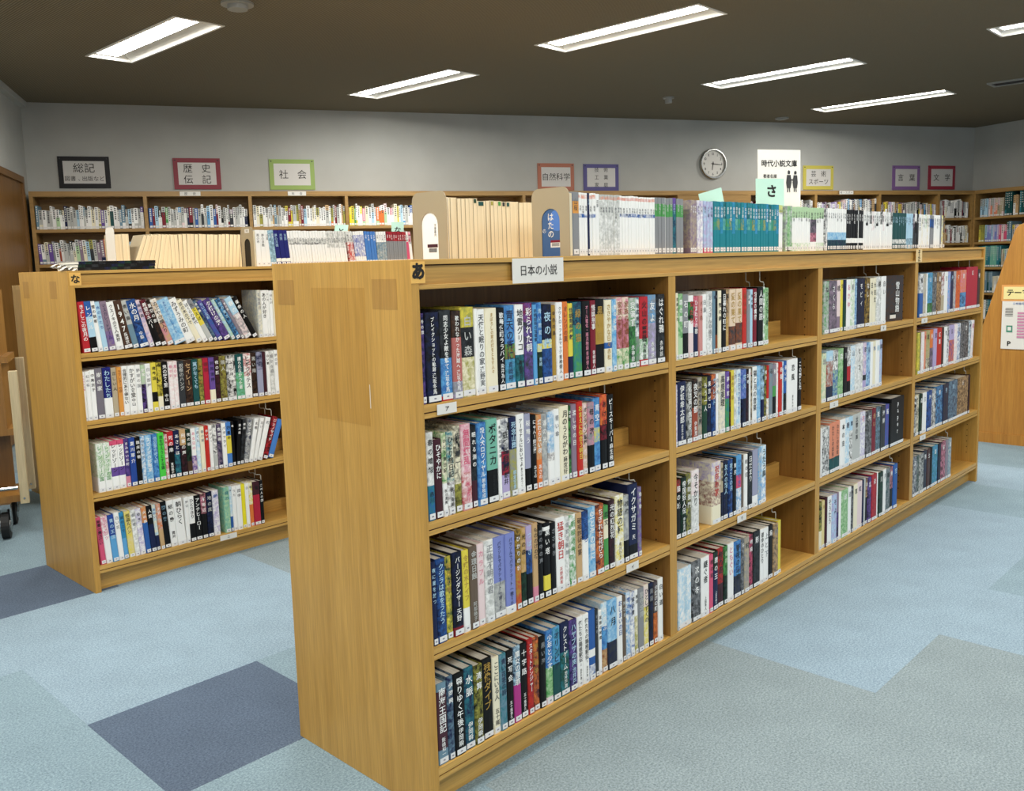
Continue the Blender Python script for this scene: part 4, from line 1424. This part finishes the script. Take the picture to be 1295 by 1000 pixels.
wall_case('reference_bookcase', 'wooden wall bookcase round the corner holding green and coloured sets', c1, RANG, D2, .236, 1.965, (1.553, 1.272, .99, .70, .40, .10))
rb = MB()
def ref_books(root, ang, a, b, z, cols, hmin, hmax, wmin, wmax, d=.17, F=-.265, lean=0.):
    M = Matrix.Translation(root) @ Matrix.Rotation(ang, 4, 'Z')
    x = a
    while x < b - wmin:
        w = min(random.uniform(wmin, wmax), b - x); h = random.uniform(hmin, hmax); yy = F + random.uniform(0, .012)
        c_, c2_ = random.choice(cols), random.choice(cols)
        cut = random.choice((0, 0, .25, .6, .75))
        Q = M @ Matrix.Translation((x, yy, z + .0005))
        f = lambda p: tuple(Q @ Vector((p[0] + lean * p[2], p[1], p[2])))
        for z0, z1, cc in (((0, cut, c2_),) if cut else ()) + ((cut, 1, c_),):
            P = [(.0008, 0), (w - .0008, 0), (w, .002), (w, d), (0, d), (0, .002)]
            vs = [f((p, q, z0 * h)) for p, q in P] + [f((p, q, z1 * h)) for p, q in P]
            rb.grid(vs, [(i, (i + 1) % 6, 6 + (i + 1) % 6, 6 + i) for i in range(6)] + ([tuple(range(6, 12))] if z1 == 1 else []), COVER, C[cc], C[cc])
        for k in range(random.randint(4, 7)):   # tiny lines of title print
            zz = h * (.9 - k * .095)
            tcol = (.05, .05, .06) if c_ in ('w', 'lg', 'c', 'lb', 'lgr', 'y', 'lp', 'tn', 'ol') else (.75, .75, .7)
            rb.grid([f((w * .3, -.0006, zz)), f((w * .7, -.0006, zz)), f((w * .7, -.0006, zz + .010)), f((w * .3, -.0006, zz + .010))], [(0, 1, 2, 3)], INK, tcol)
        rb.grid([f((w * .1, -.0006, .006)), f((w * .9, -.0006, .006)), f((w * .9, -.0006, .022)), f((w * .1, -.0006, .022))], [(0, 1, 2, 3)], INK, (.78, .78, .78))
        x += w
mix0 = ['w'] * 7 + ['lg'] * 5 + ['c'] * 2 + ['lb', 'n', 'gb', 'dg', 'ol', 'lgr', 'dt', 'pu', 'g']
mix1 = ['w'] * 8 + ['lg'] * 6 + ['lp', 'lb', 'b', 'n', 'k', 'dr', 'p', 'mv', 'dg', 'gr', 'sb']
mix2 = ['w'] * 9 + ['lg'] * 5 + ['c'] * 3 + ['lb', 'y', 'ol', 'gb', 'dr', 'tn', 'o', 'lp']
mix3 = ['w'] * 7 + ['lg'] * 2 + ['c'] * 2 + ['y', 'y', 'gr', 'lp', 'b', 'o', 'sb', 'lb', 'p', 'ye', 'lgr']
mix4 = ['w'] * 6 + ['lg'] * 3 + ['mv', 'la', 'lp', 'k', 'n', 'tn', 'sb', 'c', 'dg', 'dr', 'br2', 'y']
for k, mx_ in enumerate((mix0, mix1, mix2, mix3)):
    ref_books(c0, WANG, D1[k] + .02, D1[k + 1] - (.016 if k else .02), 1.553, mx_, .150, .195, .014, .030)
ref_books(c0, WANG, D1[4] + .02, D1[5] - .25, 1.553, mix3, .13, .20, .012, .026)
ref_books(c0, WANG, D1[0] + .02, D1[1] - .03, 1.272, mix0 + ['rs', 'o', 'pu', 'mv'], .16, .20, .014, .030, lean=-.05)
ref_books(c0, WANG, D1[1] + .02, D1[2] - .03, 1.272, mix1, .16, .20, .014, .030)
ref_books(c0, WANG, D1[8] + .02, D1[9] - .03, 1.553, mix4, .16, .21, .012, .026)
ref_books(c0, WANG, D1[9] + .02, D1[10] - .25, 1.553, mix4, .15, .19, .012, .026)
ref_books(c0, WANG, D1[10] - .45, D1[10] - .02, 1.553, mix4 + ['la', 'w', 'w'], .20, .22, .012, .026)
ref_books(c0, WANG, D1[10] + .02, D1[11] - .02, 1.553, mix4 + ['y', 'tn'], .15, .19, .012, .026)
ref_books(c0, WANG, D1[11] + .02, D1[12] - .05, 1.553, ['w'] * 5 + ['lg', 'n', 'dr', 'k', 'c'], .17, .21, .014, .028)
ref_books(c0, WANG, D1[11] + .02, D1[12] - .03, 1.272, ['w'] * 5 + ['lg', 'br2', 'dr', 'k', 'c', 'tn'], .15, .21, .014, .028)
ref_books(c0, WANG, D1[10] + .02, D1[11] - .02, 1.272, mix4, .15, .19, .012, .026)
for z, sets in ((1.553, [(.31, .42, ['gb', 'lg', 'lb'], .205), (.42, .62, ['lp', 'sa', 'tn2', 'lg'], .205), (.62, .72, ['dt', 't'], .26), (.72, .80, ['tn', 'w'], .22), (.80, 1.11, ['t', 'dt', 'dt'], .26)]),
                (1.272, [(.31, .38, ['y', 'ol'], .19), (.38, .56, ['la', 'lb', 'pw'], .19), (.56, .66, ['pk', 'p', 'lp'], .185), (.66, .72, ['dt', 'gb'], .22), (.72, 1.11, ['lb', 'y', 'lp', 'lg', 'gb'], .18)]),
                (.99, [(.31, .60, ['dt', 't', 'tl'], .24), (.60, 1.11, ['lgr', 'c', 'lg', 'tn2', 'lb'], .20)]),
                (.70, [(.31, .50, ['dt', 'gb'], .24), (.50, 1.11, ['w', 'c', 'tn'], .19)]),
                (.40, [(.31, 1.11, ['dt', 't', 'w'], .22)])):
    for a, b, cols, h in sets:
        ref_books(c1, RANG, a, b, z, cols, h - .006, h, .018, .03)
        if a > .5: pass
ref_books(c1, RANG, 1.15, 1.95, 1.553, ['t', 'dt', 'lg'], .20, .26, .018, .03)
tag(rb.build('reference_books', fix=False), 'rows of small white and coloured reference books filling the wall bookcases', 'books', kind='stuff')

# ------------------------------------------------------------------ framed signs, labels and the clock on the back wall
def wall_obj(name, s, z, d=.0):
    p = c0 + wv * s + nrm * d; return empty(name, (p.x, p.y, z), WANG)
def frame_sign(s, z, w, h, hexcol, lines, label, th=.010):
    r = tag(wall_obj('wall_sign', s, z), label, 'sign', 'framed subject signs on the back wall')
    b = .038 if w > .3 else .03
    m = MB(); fm = plain('sign_border_' + hexcol, hexcol, .55)
    m.box((-w / 2, -th, -h / 2), (w / 2, 0, h / 2), fm); m.build('border', r)
    m = MB(); m.box((-w / 2 + b, -th - .0008, -h / 2 + b), (w / 2 - b, -th + .0005, h / 2 - b), plain('sign_paper', 'd8d8d6', .7)); m.build('paper', r)
    m = MB()
    for tx, dx, dz, sz in lines: put_text(m, tx, (dx, -th - .0016, dz), UX, UZ, sz, BLACK)
    m.build('lettering', r, fix=False)
    for q in (-1, 1):
        m = MB(); m.disc((q * (w / 2 - .018), -th, h / 2 - .018), .006, UX, UZ, .002, DGREY, 8); m.build('pushpin', r)
frame_sign(.437, 2.036, .395, .262, '1b1b1f', [('総記', 0, .035, .085), ('図書、出版など', 0, -.052, .044)], 'wall sign with black border reading 総記 above the first bay of the wall bookcase')
frame_sign(1.333, 2.029, .388, .266, '8f3b47', [('歴', -.075, .045, .08), ('史', .075, .045, .08), ('伝', -.075, -.05, .08), ('記', .075, -.05, .08)], 'wall sign with dark red border reading 歴史 伝記')
frame_sign(2.140, 2.026, .395, .268, '97b265', [('社', -.075, 0, .085), ('会', .085, 0, .085)], 'wall sign with green border reading 社会')
frame_sign(4.682, 2.015, .384, .264, 'b5735c', [('自然科学', 0, 0, .076)], 'wall sign with terracotta border reading 自然科学')
frame_sign(5.169, 2.012, .384, .262, '5a5590', [('技', -.05, .075, .05), ('術', .05, .075, .05), ('工', -.05, 0, .05), ('業', .05, 0, .05), ('家', -.05, -.075, .05), ('庭', .05, -.075, .05)], 'wall sign with violet-blue border reading 技術 工業 家庭')
frame_sign(7.763, 2.020, .392, .258, 'cfc55c', [('芸', -.065, .04, .07), ('術', .065, .04, .07), ('スポーツ', 0, -.045, .066)], 'wall sign with yellow border reading 芸術 スポーツ')
frame_sign(8.949, 2.023, .380, .270, '8d6aa5', [('言', -.08, 0, .085), ('葉', .08, 0, .085)], 'wall sign with purple border reading 言葉')
frame_sign(9.455, 2.026, .385, .270, 'a23548', [('文', -.08, 0, .085), ('学', .08, 0, .085)], 'wall sign with crimson border reading 文学')
def rail_label(s, tx, label, w):
    p = c0 + wv * s + nrm * .2815
    r = tag(empty('shelf_label', (p.x, p.y, 1.836), WANG), label, 'label')
    m = MB(); m.box((-w / 2, -.001, -.018), (w / 2, 0, .018), WHITE); m.build('strip', r)
    m = MB(); put_text(m, tx, (0, -.0016, 0), UX, UZ, .026, DGREY, pitch=1.3); m.build('lettering', r, fix=False)
rail_label(1.27, '歴　史', 'white strip on the wall bookcase rail under the dark red framed sign', .165)
rail_label(2.15, '社　会', 'white strip on the wall bookcase rail under the green framed sign', .155)
rail_label(7.92, '芸術・スポーツ', 'white strip on the wall bookcase rail beside the yellow framed sign', .18)
ck = tag(wall_obj('wall_clock', 6.443, 2.156), 'round silver wall clock with white face showing quarter past six', 'clock')
m = MB(); sg = 48
prof = [(.158, 0), (.158, -.030), (.150, -.042), (.140, -.042), (.133, -.030), (.133, -.012)]
vs = [(r_ * math.cos(2 * math.pi * k / sg), y_, r_ * math.sin(2 * math.pi * k / sg)) for k in range(sg) for r_, y_ in prof]; q = len(prof)
m.grid(vs, [(k * q + i, k * q + i + 1, ((k + 1) % sg) * q + i + 1, ((k + 1) % sg) * q + i) for k in range(sg) for i in range(q - 1)], STEEL); m.build('rim', ck)
m = MB(); m.disc((0, -.012, 0), .134, UX, UZ, .004, WHITE, 48); m.build('dial', ck)
m = MB()
for k in range(1, 13):
    a = math.pi / 2 - k * math.pi / 6; put_text(m, str(k), (.104 * math.cos(a), -.0168, .104 * math.sin(a)), UX, UZ, .036, BLACK, bold=.01)
m.build('numerals', ck, fix=False)
def hand(name, ang, ln, wd, yy):
    m = MB(); u = Vector((math.sin(ang), 0, math.cos(ang))); v = Vector((math.cos(ang), 0, -math.sin(ang)))
    P = [-u * .022 - v * wd, u * ln - v * wd * .6, u * ln + v * wd * .6, -u * .022 + v * wd]
    m.grid([p + Vector((0, yy, 0)) for p in P] + [p + Vector((0, yy - .0015, 0)) for p in P], [(0, 1, 2, 3), (7, 6, 5, 4), (0, 4, 5, 1), (1, 5, 6, 2), (2, 6, 7, 3), (3, 7, 4, 0)], BLACK); m.build(name, ck)
hand('hour_hand', math.radians(188), .066, .0045, -.018); hand('minute_hand', math.radians(95), .105, .0032, -.021)
m = MB(); m.disc((0, -.018, 0), .008, UX, UZ, .006, BLACK, 12); m.build('hub', ck)

# ------------------------------------------------------------------ slant-topped magazine rack beyond the front bookcase
rk = tag(empty('magazine_rack', (4.77, 0, 0)), 'wooden rack with a tall slanted end panel, beyond the front bookcase', 'rack')
prof = [(.50, 0), (.305, .700), (.140, 1.300), (.125, 1.322), (.098, 1.336), (.06, 1.338), (-.20, 1.338), (-.238, 1.336), (-.265, 1.322), (-.28, 1.300), (-.445, .700), (-.64, 0)]
for xa in (0, 1.2):
    m = MB(); m.prism(prof, lambda p, t: (t, p[0], p[1]), xa, xa + .03, WOOD_K); m.build('end_panel', rk, bevel=.003)
m = MB(); m.box((-.006, -.66, 0), (0, .52, .062), WOOD_K); m.build('base_board', rk)
for k, z in enumerate((.12, .42, .72, 1.02)):
    ya = .455 - .27 * z; yb = -.595 + .27 * z
    m = MB(); m.box((.03, yb, z), (1.2, ya, z + .02), WOOD_K); m.build('shelf', rk)
m = MB(); m.box((.03, -.078, .02), (1.2, -.062, 1.30), WOOD_K); m.build('back_panel', rk)
c_ = card('theme_sign', 'yellow and orange rounded sign reading テーマ on the rack end panel', 'sign', (4.763, .075, .926), (0, -1, 0), UZ, .245, .098, .003, plain('orange_border', 'dfa05a', .5), [], 0)
m = MB(); m.box((4.7615, -.035, .889), (4.763, .185, .963), plain('pale_yellow', 'ecdf9c', .5)); m.build('panel', c_)
m = MB(); put_text(m, 'テーマ', (4.7608, .107, .928), (0, -1, 0), UZ, .042, BLACK, bold=.03); m.build('lettering', c_, fix=False)
c_ = card('poster', 'white printed poster fixed below the orange sign on the rack end panel', 'poster', (4.764, .085, .738), (0, -1, 0), UZ, .212, .300, .001, WHITE, [], 0)
m = MB(); put_text(m, '分類番号案内', (4.7626, .085, .862), (0, -1, 0), UZ, .016, plain('blue_print', '4a6aa0', .6))
for k in range(6): m.box((4.7622, .13, .832 - k * .009), (4.7628, .172, .835 - k * .009), DGREY)
m.box((4.762, .130, .690), (4.7627, .163, .730), plain('green_print', '3f8a72', .6)); m.box((4.7615, .137, .700), (4.762, .156, .722), WHITE)
put_text(m, 'P', (4.7626, .146, .622), (0, -1, 0), UZ, .04, BLACK, bold=.03)
for k in range(9): m.box((4.7622, .0, .80 - k * .018), (4.7628, .105, .812 - k * .018), plain('pink_print', 'c88aa8', .6))
m.build('print', c_, fix=False)

# ------------------------------------------------------------------ wooden book truck beside the rear bookcase
bt = tag(empty('book_truck', (.158, 3.0, 0), math.radians(-23)), 'wooden book truck with pale posts on black casters, beside the rear bookcase', 'book truck')
for y in (0, .30):
    m = MB(); m.box((-.018, y, .155), (.018, y + .03, .765 if y == 0 else .80), WOOD_P); m.build('post', bt, bevel=.002)
    m = MB(); m.tube([(.0, y - .002, .18), (.0, y + .001, .18)], .005, STEEL, 8); m.build('bolt', bt)
for z in (.16, .47, .80):
    m = MB(); m.box((-.90, .03, z), (-.018, .30, z + .03), WOOD_IN); m.build('shelf', bt)
m = MB(); m.box((-.90, .15, .19), (-.05, .17, 1.12), WOOD_D); m.build('middle_board', bt)
m = MB(); m.box((-.075, .03, .50), (-.045, .30, 1.125), WOOD_IN); m.build('side_panel', bt)
m = MB(); m.tube([(-.86, -.012, .235), (-.02, -.012, .235)], .009, STEEL, 10); m.build('guard_rail', bt)
for x, y in ((-.085, .02), (-.085, .28), (-.83, .02), (-.83, .28)):
    cst = MB(); cst.tube([(x - .016, y, .06), (x + .016, y, .06)], .06, RUBBER, 24); o = cst.build('caster', bt)
    m = MB(); m.tube([(x - .020, y, .06), (x + .020, y, .06)], .034, STEEL, 20); m.build('hub', o)
    m = MB(); m.box((x - .026, y - .018, .06), (x - .021, y + .018, .15), STEEL); m.box((x + .021, y - .018, .06), (x + .026, y + .018, .15), STEEL); m.box((x - .026, y - .025, .14), (x + .026, y + .025, .16), STEEL); m.build('fork', o)
# low cupboard end seen just behind the rear bookcase, and a grey storage box
cb = tag(empty('low_cabinet', (.476, 3.45, 0)), 'low wooden cabinet, only its edge showing behind the rear bookcase', 'cabinet')
m = MB(); m.box((0, 0, 0), (.022, .48, 1.115), WOOD_V); m.build('side_panel', cb)
m = MB(); m.box((.90, 0, 0), (.922, .48, 1.115), WOOD_V); m.build('side_panel', cb)
m = MB(); m.box((0, -.004, 1.115), (.922, .48, 1.137), WOOD_H); m.build('top_board', cb)
m = MB(); m.box((.022, .01, .05), (.46, .03, 1.115), WOOD_V); dq = m.build('door', cb); m = MB(); m.box((.42, -.012, .60), (.435, .01, .72), STEEL); m.build('handle', dq)
m = MB(); m.box((.462, .01, .05), (.90, .03, 1.115), WOOD_V); dq = m.build('door', cb); m = MB(); m.box((.487, -.012, .60), (.502, .01, .72), STEEL); m.build('handle', dq)

bpy.data.objects.remove(_to)
